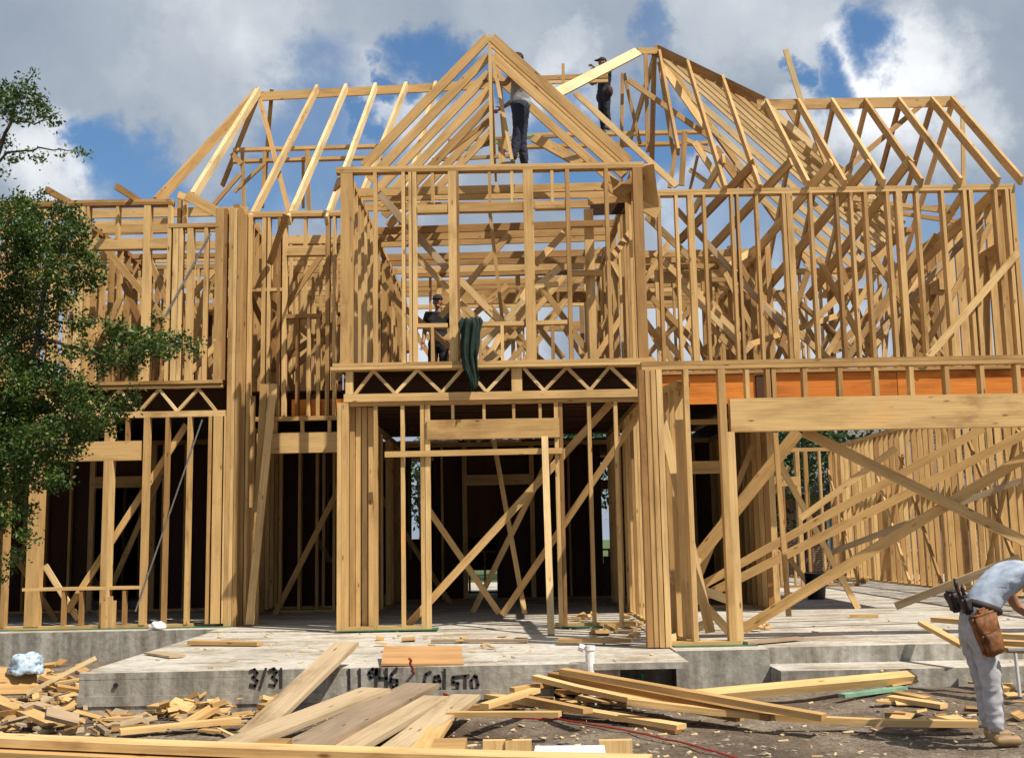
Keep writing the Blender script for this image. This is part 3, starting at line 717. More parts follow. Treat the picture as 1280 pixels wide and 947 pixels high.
# ramp and fan of planks in front of the porch
tag(B(None, 'ramp_plank', W(434, 804, 11.15), G(314, 918, .07), .24, .04, ZAX, mat=OLD, tone=.8), 'steep wide plank leaning on the porch slab between the painted 3/31 and 11946', 'plank')
lumber('plank', (470, 862), (268, 940), .27, .09, .30, .04, 'pale flat plank next to the leaning ramp, leftmost of the fan of planks', 'plank', OLD, tone=.9)
lumber('plank', (528, 856), (352, 946), .27, .08, .33, .045, 'grey weathered wide plank, second from the left in the fan of planks', 'plank', OLD, tone=.0)
lumber('plank', (546, 872), (420, 944), .22, .05, .24, .045, 'yellow plank right of the grey weathered one in the fan', 'plank', OLD, tone=.85)
lumber('plank', (583, 870), (486, 944), .22, .05, .25, .04, 'pale yellow plank, second from the right in the fan of planks', 'plank', OLD, tone=1.)
lumber('plank', (574, 872), (522, 946), .16, .09, .15, .04, 'narrow yellow plank, rightmost of the fan and lying slightly across its neighbour', 'plank', PINE, tone=.6)
# long boards lying right of the fan
lumber('long_board', (520, 854), (852, 908), .16, .06, .13, .04, 'thin long yellow board running from the red cord towards the bare dirt', 'board', PINE, tone=.9)
lumber('long_board', (669, 846), (905, 892), .30, .12, .1, .045, 'pale long board along the near edge of the stacked brown boards', 'board', PINE, tone=.95, bow=-.03)
for i, (a, b, za, zb, tn, lb) in enumerate((((680, 850), (925, 897), .22, .08, .3, 'brown board, lowest of the stack in front of the white pipe'),
        ((690, 843), (965, 896), .31, .12, .05, 'brown board in the middle of the stack in front of the white pipe'),
        ((703, 838), (1030, 896), .40, .16, .35, 'brown board on top of the stack in front of the white pipe'))):
    lumber('long_board', a, b, za, zb, .12, .05, lb, 'board', PINE, tone=tn)
lumber('long_board', (785, 876), (1222, 904), .22, .10, .09, .05, 'longest yellow board, reaching right to the feet of the bending worker', 'board', PINE, tone=.7, bow=-.05)
lumber('thick_beam', (868, 870), (1142, 845), .12, .20, .13, .07, 'thick pale beam lying in front of the garage slab', 'beam', PINE, tone=.8, n=V((0, -.35, 1)))
lumber('treated_board', (1052, 869), (1130, 859), .10, .12, .1, .03, 'short green treated board on the dirt by the thick beam', 'board', TREAT)
lumber('short_board', (1112, 872), (1180, 882), .12, .10, .12, .04, 'short yellow board end beyond the green treated board', 'board', PINE, tone=.9)
lumber('short_board', (1120, 866), (1160, 874), .14, .12, .12, .04, 'short yellow board lying across another by the green treated board', 'board', PINE, tone=.6)
lumber('dark_board', (790, 905), (848, 914), .03, .03, .08, .03, 'small brown board end sticking out under the thin long board', 'board', PINE, tone=.0)
for i, (a, b, tn, lb) in enumerate((((575, 884), (655, 880), .2, 'brown stick lying right of the fan of planks'), ((600, 870), (690, 874), .5, 'short stick under the thin long board by the slab'),
        ((622, 868), (662, 850), .7, 'short yellow stick tilted against the porch slab'), ((655, 872), (735, 888), .3, 'brown stick in front of the pale long board'),
        ((560, 892), (700, 892), .6, 'long yellow stick lying flat on the dirt below the thin long board'), ((640, 862), (700, 852), .4, 'short stick between porch slab and stacked brown boards'),
        ((605, 882), (670, 862), .8, 'yellow stick crossing the brown one near the fan'))):
    z = .05+.03*i
    lumber('scrap_stick', a, b, z, z+.03, .09, .04, lb, 'stick', PINE, tone=tn)
# timber on the slabs
lumber('plywood_sheet', (478, 819), (578, 819), ZP+.07, ZP+.05, .78, .02, 'reddish plywood sheet lying over the edge of the porch slab', 'plywood', PLY, tone=.6, n=V((0, -.12, 1)))
lumber('slab_board', (238, 802), (325, 804), ZP+.04, ZP+.03, .14, .04, 'short board lying on the left part of the porch slab', 'board', PINE, tone=.3)
lumber('slab_board', (190, 815), (222, 820), ZP+.02, ZP+.02, .18, .02, 'flat scrap piece near the left edge of the porch slab', 'board', OLD, tone=.8)
lumber('slab_board', (540, 800), (660, 800), ZP+.03, ZP+.03, .09, .03, 'long thin board lying on the porch slab before the doorway', 'board', OLD, tone=.2)
lumber('slab_board', (698, 800), (790, 800), ZP+.05, ZP+.05, .12, .04, 'board lying on the porch slab next to the white pipe', 'board', PINE, tone=.3)
lumber('slab_board', (930, 803), (1000, 797), ZS+.03, ZS+.03, .12, .03, 'brownish board flat on the front edge of the garage slab', 'board', OLD, tone=.2)
lumber('slab_board', (1152, 778), (1206, 808), ZS+.22, ZS+.04, .09, .04, 'yellow board tilted on the garage slab left of the bending worker', 'board', PINE, tone=.8)
for i, (a, b, lb) in enumerate((((1170, 774), (1225, 778), 'short board lying on the garage slab beside the tilted one'), ((1215, 792), (1320, 798), 'board on top of the stack behind the bending worker'),
        ((1215, 801), (1320, 806), 'middle board of the stack behind the bending worker'), ((1222, 809), (1320, 815), 'lowest board of the stack behind the bending worker'))):
    lumber('slab_board', a, b, ZS+.09*(4-i)-.05, ZS+.09*(4-i)-.05, .14, .045, lb, 'board', PINE, tone=.9-.1*i)
lumber('slab_board', (1062, 769), (1098, 769), ZS+.03, ZS+.03, .09, .04, 'single short stick in the middle of the garage slab', 'board', PINE, tone=.9)
# near lumber along the bottom edge of the view
def near(y0, y1, x0, x1, Y, z, w, t, tone, label):
    a, b = G(x0, y0, z), G(x1, y1, z)
    tag(B(None, 'near_plank', a, b, w, t, ZAX, mat=PINE, tone=tone, seg=6, bow=-.01), label, 'plank')
near(921, 952, -60, 812, 0, .50, .17, .045, .95, 'top plank of the pile closest to the viewer at the bottom left')
near(938, 966, -60, 700, 0, .44, .2, .05, .45, 'second plank down in the pile closest to the viewer')
near(952, 975, -60, 690, 0, .38, .22, .05, .75, 'third plank down in the pile closest to the viewer')
for x in (40, 330, 560):
    g = G(x, 962, .22); tag(MB().box(g.x-.1, g.x+.1, g.y-.25, g.y+.35, 0, .345).build('support_block', PINE), {40: 'left', 330: 'middle', 560: 'right'}[x]+' wood block carrying the near pile of planks', 'block')
o = MB(); g = G(712, 936, .42); o.beam((g.x-.19, g.y, .418), (g.x+.19, g.y-.02, .418), .26, .004, ZAX, jit=0); tag(o.build('paper_sheet', PAPER), 'white paper sheet lying at the bottom edge behind the near planks', 'paper')
tag(MB().box(g.x-.16, g.x+.16, g.y-.1, g.y+.09, 0, .412).build('crate_block', PINE), 'wood block holding up the white paper sheet', 'block')
for x, w, lb in ((622, .09, 'left upright block end beside the white paper sheet'), (648, .08, 'second upright block end left of the white paper sheet'), (769, .1, 'upright block end right of the white paper sheet')):
    g = G(x, 924, .34); tag(MB().box(g.x-w, g.x+w, g.y-.03, g.y+.03, 0, .34, tone=.9).build('upright_block', PINE), lb, 'block')

# scrap heaps: every cut-off is an object
def heap(n, quad, h, name, label, cat, group, ls=(.08, .3), mats=(PINE,), z0=0, shape=None):
    (xa, ya), (xb, yb) = quad
    for i in range(n):
        x, y = R.uniform(xa, xb), R.uniform(ya, yb)
        g = G(x, y, z0 if z0 else .05); zz = z0 if z0 else gz(g.x, g.y)
        hh = (shape(x) if shape else 1)*h*R.random()**1.4
        c = V((g.x, g.y, zz+.03+hh)); ln = R.uniform(*ls); th = R.uniform(0, pi)
        dv = V((cos(th), sin(th)*.8, R.uniform(-.35, .35) if hh > .04 else R.uniform(-.04, .08)))*ln/2
        if c.z-abs(dv.z) < zz+.02: c.z = zz+.025+abs(dv.z)
        tag(B(None, name, c-dv, c+dv, R.choice((.02, .04, .06, .09, .12)), R.choice((.012, .02, .04)), V((R.uniform(-.5, .5), R.uniform(-.5, .5), 1)), mat=R.choice(mats)), label, cat, group)
heap(85, ((-20, 862), (110, 915)), .16, 'wood_scrap', 'yellow wood scrap in the heap at the far left, below the white and blue bag', 'wood scrap', 'wood scraps heaped at the left', mats=(PINE, PINE, OLD, OLD))
heap(34, ((40, 846), (108, 868)), .22, 'wood_scrap', 'wood scrap piled against the left corner of the porch slab', 'wood scrap', 'wood scraps at the slab corner', ls=(.1, .35))
heap(70, ((186, 880), (345, 898)), .15, 'cut_off_block', 'small yellow cut-off block heaped before the painted 3/31', 'wood block', 'cut-off blocks heaped under the painted date', ls=(.08, .24))
heap(30, ((110, 890), (300, 915)), .03, 'flat_scrap', 'flat wood scrap strewn between the block heap and the near planks', 'wood scrap', 'flat scraps before the block heap', ls=(.15, .6), mats=(PINE, OLD))
heap(22, ((690, 866), (790, 884)), .16, 'wood_scrap', 'wood scrap packed under the stack of brown boards', 'wood scrap', 'scraps under the board stack', ls=(.15, .5))
heap(24, ((560, 862), (700, 885)), .07, 'wood_scrap', 'wood scrap lying among the sticks before the porch slab', 'wood scrap', 'scraps among the sticks', ls=(.08, .25))
heap(20, ((702, 770), (800, 778)), .05, 'cut_off_block', 'cut-off block in the row lying on the slab inside the entry', 'wood block', 'blocks in a row inside the entry', ls=(.08, .16), z0=ZS)
heap(14, ((740, 788), (800, 797)), .08, 'cut_off_block', 'cut-off block heaped on the porch slab by the garage corner post', 'wood block', 'blocks by the garage corner post', ls=(.08, .25), z0=ZP)
heap(12, ((930, 782), (960, 790)), .04, 'cut_off_block', 'cut-off block on the garage slab at the foot of the long shoring brace', 'wood block', 'blocks at the foot of the brace', ls=(.08, .2), z0=ZS)
heap(14, ((1040, 722), (1110, 730)), .06, 'wood_scrap', 'wood scrap on the slab deep inside the garage', 'wood scrap', 'scraps deep in the garage', ls=(.2, .7), z0=ZS)
heap(16, ((1105, 862), (1290, 905)), .02, 'wood_scrap', 'wood scrap on the dirt around the feet of the bending worker', 'wood scrap', 'scraps around the worker', ls=(.1, .4))
heap(12, ((470, 796), (660, 812)), .0, 'wood_scrap', 'tiny wood scrap lying on the porch slab before the doorway', 'wood scrap', 'tiny scraps on the porch slab', ls=(.06, .16), z0=ZP)
lumber('pale_stick', (34, 866), (119, 822), .22, .52, .06, .04, 'pale thin stick pointing up out of the left scrap heap', 'stick', BRIGHT, tone=1.)
lumber('plywood_scrap', (-30, 852), (46, 850), .30, .28, .35, .02, 'brown plywood scrap on top of the left heap', 'plywood', PINE, tone=.2, n=V((0, -.9, 1)))
lumber('scrap_board', (-20, 868), (70, 905), .2, .08, .16, .04, 'wide scrap board sloping down the left heap', 'board', PINE, tone=.6)
lumber('scrap_board', (-10, 893), (24, 888), .1, .14, .25, .04, 'dark brown board end at the lower left of the heap', 'board', PINE, tone=.0)
lumber('scrap_board', (150, 914), (300, 899), .07, .09, .13, .04, 'long thin yellow board lying before the heap of cut-off blocks', 'board', PINE, tone=.85)
lumber('scrap_board', (232, 905), (268, 884), .06, .14, .12, .04, 'short board tilted against the heap of cut-off blocks', 'board', PINE, tone=.4)
# stones and crumbs on the dirt
def rubble():
    v, f = [], []
    for i in range(6500):
        y = 6.2+5.6*R.random()**.9; x = R.uniform(-5.2, 6.2)
        if y > 10.6 and x > -3.9: continue
        s = .008+.03*R.random()**4; z = gz(x, y)+.016*mnoise.noise(V((x*5, y*5, 7)))
        b = len(v)
        for dx, dy, dz in ((1, 0, 0), (0, 1, .1), (-1, 0, 0), (0, -1, .1), (R.uniform(-.4, .4), 0, .45), (0, 0, -.7)):
            v.append((x+s*dx*R.uniform(.6, 1.3), y+s*dy*R.uniform(.6, 1.3), z+s*dz*R.uniform(.6, 1.2)))
        for a, c, d in ((0, 1, 4), (1, 2, 4), (2, 3, 4), (3, 0, 4), (1, 0, 5), (2, 1, 5), (3, 2, 5), (0, 3, 5)): f.append((b+a, b+c, b+d))
    me = bpy.data.meshes.new('gravel'); me.from_pydata(v, [], f); me.materials.append(STONE)
    tag(link(me, 'gravel', None, V((0, 0, 0))), 'loose stones and crumbs strewn over the dirt in front', 'gravel', kind='stuff')
    v, f = [], []
    for i in range(1300):
        y = 6.5+9*R.random(); x = R.uniform(-5.2, 7); on = y > 10.9 and x > -3.9
        if y > 10.7 and x < -4: continue
        if on and R.random() < .75: continue
        z = (ZP if x < 1.6 else (ZG if y < 12.6 else ZS)) if on else gz(x, y)
        if 1.5 < x < 2.7 and 10.7 < y: continue
        l, w, th = R.uniform(.01, .045), R.uniform(.003, .014), R.uniform(0, pi); c, s = cos(th), sin(th); b = len(v); t = .012
        for q, e, zz in ((-1, -1, .004), (1, -1, .004), (1, 1, .004), (-1, 1, .004), (-1, -1, t), (1, -1, t), (1, 1, t+.006), (-1, 1, t)):
            v.append((x+q*l*c-e*w*s, y+q*l*s+e*w*c, z+zz))
        for q in ((4, 5, 6, 7), (0, 1, 5, 4), (1, 2, 6, 5), (2, 3, 7, 6), (3, 0, 4, 7)): f.append(tuple(b+k for k in q))
    me = bpy.data.meshes.new('wood_chips'); me.from_pydata(v, [], f); me.materials.append(plain('wood_chip', (.6, .45, .25), .8))
    tag(link(me, 'wood_chips', None, V((0, 0, 0))), 'small wood chips scattered over dirt and slabs', 'wood chips', kind='stuff')
rubble()

# small site things
g = G(737, 842, .05); gp0 = V((W(737, 820, 10.93).x, 10.9, 0))
m = MB(); m.tube([gp0+V((0, 0, 0)), gp0+V((0, 0, .52))], .043, 14); pipe = tag(m.build('drain_pipe', WHITEP), 'upright white plastic drain pipe at the notch of the porch slab', 'pipe')
m = MB(); m.tube([gp0+V((0, 0, .521)), gp0+V((0, 0, .56))], .052, 14); m.tube([gp0+V((-.053, 0, .535)), gp0+V((-.1, 0, .55))], .035, 10); m.build('pipe_cap', WHITEP, pipe, smooth=False)
def cord(name, pts, r, label):
    P = []
    for i in range(len(pts)-1):
        for k in range(6):
            q = V(pts[i]).lerp(V(pts[i+1]), k/6); P.append(q+V((R.uniform(-.01, .01), R.uniform(-.01, .01), R.uniform(0, .006))))
    P.append(V(pts[-1])); tag(MB().tube(P, r, 6).build(name, REDM if 'red' not in name else REDM), label, 'cord')
cord('power_cord', [G(512, 823, ZP+.12), W(516, 838, 10.8), G(522, 856, .2), G(560, 868, .15)], .012, 'red cord hanging from the plywood sheet down to the dirt')
cord('string_line', [G(640, 897, .03), G(700, 899, .03), G(780, 912, .03), G(860, 930, .03), G(930, 950, .02)], .009, 'thin red string line running over the dirt towards the viewer')
g = G(803, 864, .05); tag(MB().tube([g, g+V((0, 0, .17))], .012, 6).build('marker_stake', plain('bright_green', (.02, .45, .15))), 'small bright green marker stake before the notch of the slab', 'stake')
# bag, bucket, jacket
def blob(name, c, sx, sy, sz, mat, label, cat, seed, amp=.3):
    bm = bmesh.new(); bmesh.ops.create_icosphere(bm, subdivisions=4, radius=1)
    for v in bm.verts:
        q = v.co*1.6+V((seed, 0, 0)); k = 1+amp*mnoise.noise(q)+amp*.8*(.5-abs(mnoise.noise(q*2.6)))+amp*.3*(.4-abs(mnoise.noise(q*7)))
        v.co = V((v.co.x*sx*k, v.co.y*sy*k, max(v.co.z, -.55)*sz*k))
    me = bpy.data.meshes.new(name); bm.to_mesh(me); me.materials.append(mat); me.polygons.foreach_set('use_smooth', [True]*len(me.polygons))
    return tag(link(me, name, None, V(c)), label, cat)
c = G(32, 832, .42); blob('plastic_bag', c, .16, .12, .10, BAGM, 'crumpled white and blue plastic bag on the left scrap heap', 'bag', 3, .5)
c = G(22, 838, .3); blob('red_bag', c+V((0, -.1, 0)), .05, .05, .1, REDM, 'small dark red bag under the white and blue one', 'bag', 9)
c = G(205, 783, ZS+.02); blob('small_white_bag', c+V((0, -.3, .03)), .1, .07, .06, PAPER, 'small crumpled white bag at the left wall foot', 'bag', 5)
c = V((W(1018, 700, 20.5).x, 20.5, ZS)); m = MB(); m.tube([c, c+V((0, 0, .2)), c+V((0, 0, .45))], [.15, .17, .19], 18); bk = tag(m.build('black_bucket', BLACKP), 'black bucket standing on the slab deep in the garage', 'bucket')
m = MB(); m.tube([c+V((.19*cos(a), .19*sin(a)*.3, .45+.02*sin(a))) for a in [pi*i/8 for i in range(9)]], .008, 5); m.build('bucket_handle', STEEL, bk)
def jacket():
    rows = [(398, 578, 600), (404, 574, 602), (418, 575, 600), (432, 575, 599), (446, 577, 597), (460, 580, 598), (470, 584, 598), (480, 588, 597), (487, 591, 596)]
    bm = bmesh.new(); K = 64; loops = []
    for j, (y, xa, xb) in enumerate(rows):
        a, b = W(xa, y, 14.9), W(xb, y, 14.9); lp = []
        for k in range(K):
            t = 2*pi*k/K; fold = 1+1.5*mnoise.noise(V((cos(t)*3.2, sin(t)*3.2, j*.28)))+.6*mnoise.noise(V((cos(t)*8, sin(t)*8, j*.5))); ex = 1+.35*mnoise.noise(V((cos(t)*2, sin(t)*2, j*.7+9)))
            lp.append(bm.verts.new(((a.x+b.x)/2+(b.x-a.x)/2*cos(t)*ex+.008*sin(j*1.3), 14.93-.045*sin(t)*fold, a.z+.02*sin(3*t+j)+.015*sin(7*t))))
        loops.append(lp)
    for i in range(len(loops)-1):
        for k in range(K): bm.faces.new((loops[i][k], loops[i+1][k], loops[i+1][(k+1) % K], loops[i][(k+1) % K]))
    bm.faces.new(loops[0]); bm.faces.new(loops[-1][::-1])
    me = bpy.data.meshes.new('hanging_jacket'); bm.to_mesh(me); me.materials.append(CLOTHG); me.polygons.foreach_set('use_smooth', [True]*len(me.polygons))
    tag(link(me, 'hanging_jacket', None, V((0, 0, 0))), 'dark green jacket hanging over the window opening of the upper centre bay', 'jacket')
jacket()

# ------------------------------------------------------------------ trees
def leaves(name, clumps, size, parent, mat, per, sub=(6, 12)):
    v, f, t = [], [], []
    for c, r in clumps:
        ns = max(3, int(per*(r**2)))
        for s_ in range(ns):
            d = V((R.gauss(0, 1), R.gauss(0, 1), R.gauss(0, 1))).normalized()*r*R.random()**.45
            sc = c+V((d.x, d.y, d.z*.85)); base = R.random()*.7
            sr = size*R.uniform(1.2, 3)
            for k in range(R.randint(*sub)):
                p = sc+V((R.gauss(0, .5), R.gauss(0, .5), R.gauss(0, .4)))*sr
                nn = V((R.gauss(0, 1), R.gauss(0, 1), R.gauss(.6, 1))).normalized()
                u = nn.cross(V((R.gauss(0, 1), R.gauss(0, 1), R.gauss(0, 1)))).normalized(); w = nn.cross(u)
                l = size*R.uniform(.6, 1.3); wd = l*.5; b = len(v)
                v.extend((p-u*l*.6, p+w*wd*.6, p+u*l*.6, p-w*wd*.6)); f.append((b, b+1, b+2, b+3))
                tn = min(1, base+R.random()*.35); t.extend((tn,)*4)
    org = V(v[0])*0+sum((c for c, r in clumps), V((0, 0, 0)))/len(clumps)
    me = bpy.data.meshes.new(name); me.from_pydata([q-org for q in v], [], f)
    at = me.attributes.new('tone', 'FLOAT', 'POINT'); at.data.foreach_set('value', t); me.materials.append(mat)
    return link(me, name, parent, org)
YT = 13.6
base = V((W(2, 830, 14.2).x, 14.2, 0))
oak = thing('oak_tree', base, 'dark green leafy oak tree standing at the left edge in front of the house', 'tree')
def limb(pts, r0_, r1_, name='limb'):
    P = []
    for i in range(len(pts)-1):
        for k in range(5):
            P.append(V(pts[i]).lerp(V(pts[i+1]), k/5)+V((R.uniform(-1, 1), R.uniform(-1, 1), R.uniform(-1, 1)))*.02)
    P.append(V(pts[-1])); n = len(P)
    return MB().tube(P, [r0_+(r1_-r0_)*i/(n-1) for i in range(n)], 8).build(name, BARK, oak, smooth=True)
limb([base-V((.75, 0, .1)), W(-45, 745, 14.1), W(-42, 660, 14), W(-30, 560, 13.9), W(-30, 430, 13.8), W(-40, 250, 13.7), W(-45, 120, 13.6)], .085, .03, 'trunk')
limb([W(-15, 450, 13.8), W(40, 420, 13.6), W(110, 440, 13.5), W(150, 425, 13.4), W(190, 434, 13.4), W(240, 430, 13.3)], .028, .005)
limb([W(5, 560, 13.9), W(40, 450, 13.6), W(60, 350, 13.6), W(90, 280, 13.5)], .05, .01)
limb([W(-40, 250, 13.7), W(0, 190, 13.6), W(20, 130, 13.5), W(45, 85, 13.5)], .035, .006)
limb([W(-40, 250, 13.7), W(10, 190, 13.6), W(60, 185, 13.5), W(98, 190, 13.5)], .02, .004)
limb([W(20, 150, 13.6), W(45, 155, 13.6), W(75, 140, 13.5)], .015, .004)
limb([W(0, 580, 13.9), W(40, 560, 13.6), W(100, 555, 13.5)], .03, .006)
cl = []
for x, y, r in ((60, 432, 16), (85, 442, 16), (110, 436, 16), (130, 446, 14), (15, 700, 14), (30, 670, 14), (15, 285, 42), (55, 285, 36), (92, 292, 28), (108, 318, 26), (15, 335, 42), (60, 340, 36), (98, 352, 28), (118, 345, 18), (20, 395, 40), (60, 405, 26), (12, 455, 36), (50, 462, 28), (88, 475, 22), (140, 412, 22), (160, 425, 28), (190, 425, 24), (215, 428, 22), (240, 438, 13), (165, 455, 22), (128, 452, 18), (200, 400, 10),
        (35, 512, 36), (78, 515, 34), (115, 512, 30), (150, 510, 22), (168, 492, 13), (15, 555, 34), (55, 560, 32), (90, 560, 22), (15, 600, 28), (48, 598, 20), (5, 640, 16), (35, 262, 20), (75, 262, 14), (30, 258, 14), (0, 262, 20), (-40, 300, 45), (-45, 400, 50), (-40, 500, 50), (-40, 600, 40), (250, 425, 6),
        (8, 118, 24), (32, 118, 20), (52, 130, 14), (18, 140, 20), (44, 142, 14), (62, 145, 9), (-15, 130, 25), (2, 178, 12), (18, 196, 9), (38, 192, 8), (52, 198, 6), (94, 189, 5), (107, 192, 2.5), (75, 190, 2.5), (44, 92, 6), (28, 100, 8), (3, 214, 7), (-20, 200, 15), (25, 530, 30), (65, 540, 28), (100, 535, 26), (135, 530, 18), (30, 575, 28), (70, 575, 22), (35, 300, 34), (80, 315, 28), (30, 365, 30), (75, 375, 26), (20, 425, 34), (28, 480, 30), (105, 490, 24), (175, 440, 18), (20, 625, 22), (4, 655, 16), (18, 690, 9), (0, 720, 12), (5, 380, 34), (10, 500, 40), (40, 310, 30), (10, 575, 34), (60, 470, 30), (110, 540, 24), (30, 640, 18), (70, 600, 18), (90, 270, 20), (55, 245, 10), (20, 248, 12), (100, 405, 20), (200, 435, 22), (145, 440, 18), (72, 150, 5), (70, 158, 5)):
    Y = YT+R.uniform(-.5, .4)
    cl.append((W(x, y, Y), r/1431*Y*.92))
leaves('crown', cl, .046, oak, LEAF, 1150)
# trees far behind
def far_tree(x, Y, h, wd, label, seed):
    R.seed(seed); b = V((x, Y, 0)); t = thing('far_tree', b, label, 'tree', 'trees far behind the house')
    MB().tube([b, b+V((.1, 0, h*.3)), b+V((-.1, .1, h*.7))], [.2, .15, .05], 8).build('trunk', BARK, t)
    cc = []
    for k in range(16):
        a = R.uniform(0, 2*pi); rr = wd*.5*R.random()**.5; z = h*R.uniform(.35, .88)
        cc.append((b+V((rr*cos(a), rr*sin(a), z)), wd*R.uniform(.16, .26)))
    leaves('crown', cc, .22, t, LEAF2, 26, (5, 9))
for i, (xp, Y, h, wd, lb) in enumerate(((-120, 40, 7, 7, 'far tree left of the house beyond the oak'), (120, 42, 6.5, 7, 'far tree behind the left wing'), (330, 46, 7, 8, 'far tree seen through the recessed wall'),
        (525, 44, 6, 6, 'far tree seen left of the doorway'), (640, 48, 8.5, 7, 'far tree whose top shows in the centre upper windows'), (765, 45, 6.5, 6, 'far tree seen right of the doorway'),
        (885, 47, 6, 6, 'far tree seen between garage posts'), (1000, 40, 6.2, 6, 'dark far tree seen through the garage rear opening'), (1250, 42, 9.2, 4.5, 'taller far tree showing at the right edge of the upper storey'), (1380, 44, 8, 7, 'far tree outside the right edge'))):
    far_tree(W(xp, 600, Y).x, Y, h, wd, lb, 100+i)
R.seed(77)
# neighbour's house behind the garage
nb = thing('neighbour_house', (15.5, 43, 0), 'brick neighbour house with grey shingle roof seen through the garage studs', 'house')
MB().box(9.5, 21.5, 40, 47, 0, 2.9).build('wall', BRICK, nb)
m = MB(); m.v = [V(q) for q in ((9, 39.4, 2.9), (22, 39.4, 2.9), (22, 47.6, 2.9), (9, 47.6, 2.9), (12, 43.5, 5.4), (19, 43.5, 5.4))]; m.t = [.5]*6
m.f = [(0, 1, 5, 4), (1, 2, 5), (2, 3, 4, 5), (3, 0, 4), (3, 2, 1, 0)]; m.uv = [(0, 0)]*18; m.build('roof', SHINGLE, nb)
for x in (11.5, 14.2, 18):
    wn = MB().box(x-.6, x+.6, 39.93, 39.995, .9, 2.3).build('window', SIDING, nb)
    MB().box(x-.5, x-.03, 39.9, 39.925, 1.0, 2.2).box(x+.03, x+.5, 39.9, 39.925, 1.0, 2.2).build('pane', GLASS, wn)

# ------------------------------------------------------------------ people
def skin(nodes, edges, sub=2, name='x'):
    me = bpy.data.meshes.new('tmp'); keys = list(nodes); ix = {k: i for i, k in enumerate(keys)}
    me.from_pydata([nodes[k][0] for k in keys], [(ix[a], ix[b]) for a, b in edges], [])
    o = bpy.data.objects.new('tmp', me); C.objects.link(o)
    o.modifiers.new('s', 'SKIN'); sv = me.skin_vertices[0].data
    for k in keys:
        r = nodes[k][1]; sv[ix[k]].radius = r if hasattr(r, '__len__') else (r, r); sv[ix[k]].use_root = (k == keys[0])
    m = o.modifiers.new('u', 'SUBSURF'); m.levels = sub; m.render_levels = sub
    dg = bpy.context.evaluated_depsgraph_get(); dg.update()
    out = bpy.data.meshes.new_from_object(o.evaluated_get(dg)); bpy.data.objects.remove(o); bpy.data.meshes.remove(me)
    return out
def join_meshes(ms):
    bm = bmesh.new()
    for m_ in ms: bm.from_mesh(m_)
    out = bpy.data.meshes.new('j'); bm.to_mesh(out); bm.free(); return out
def sph(c, sx, sy, sz, rot=None, n=20, cut=None):
    bm = bmesh.new(); bmesh.ops.create_uvsphere(bm, u_segments=n, v_segments=n, radius=1)
    if cut is not None: bmesh.ops.delete(bm, geom=[v for v in bm.verts if v.co.z < cut], context='VERTS')
    for v in bm.verts:
        q = V((v.co.x*sx, v.co.y*sy, v.co.z*sz)); v.co = (rot @ q if rot else q)+V(c)
    m_ = bpy.data.meshes.new('s'); bm.to_mesh(m_); bm.free(); return m_
SKINM = plain('skin', (.33, .17, .10), .55, 0, 20, .1)
def cloth(n, c): return plain(n, c, .85, 0, 16, .18, .006)
def fin(me, name, mat, par, org):
    if name in ('shirt', 'trousers'):
        bm = bmesh.new(); bm.from_mesh(me); bmesh.ops.subdivide_edges(bm, edges=bm.edges[:], cuts=1, use_grid_fill=True, smooth=.8); bm.normal_update()
        for v in bm.verts:
            q = v.co-org; fz = 26 if name == 'shirt' else 17
            k = mnoise.noise(V((q.x*9, q.y*9, q.z*fz))+V((q.y*12, q.z*6, 0)))
            k2 = mnoise.noise(V((q.x*30, q.y*30, q.z*22)))
            v.co += v.normal*(.010*(1-abs(k)*2.2)+.003*k2-.004)
        bm.to_mesh(me); bm.free()
    me.transform(Matrix.Translation(-org)); me.materials.clear(); me.materials.append(mat)
    me.polygons.foreach_set('use_smooth', [True]*len(me.polygons)); me.name = name
    return link(me, name, par, org)
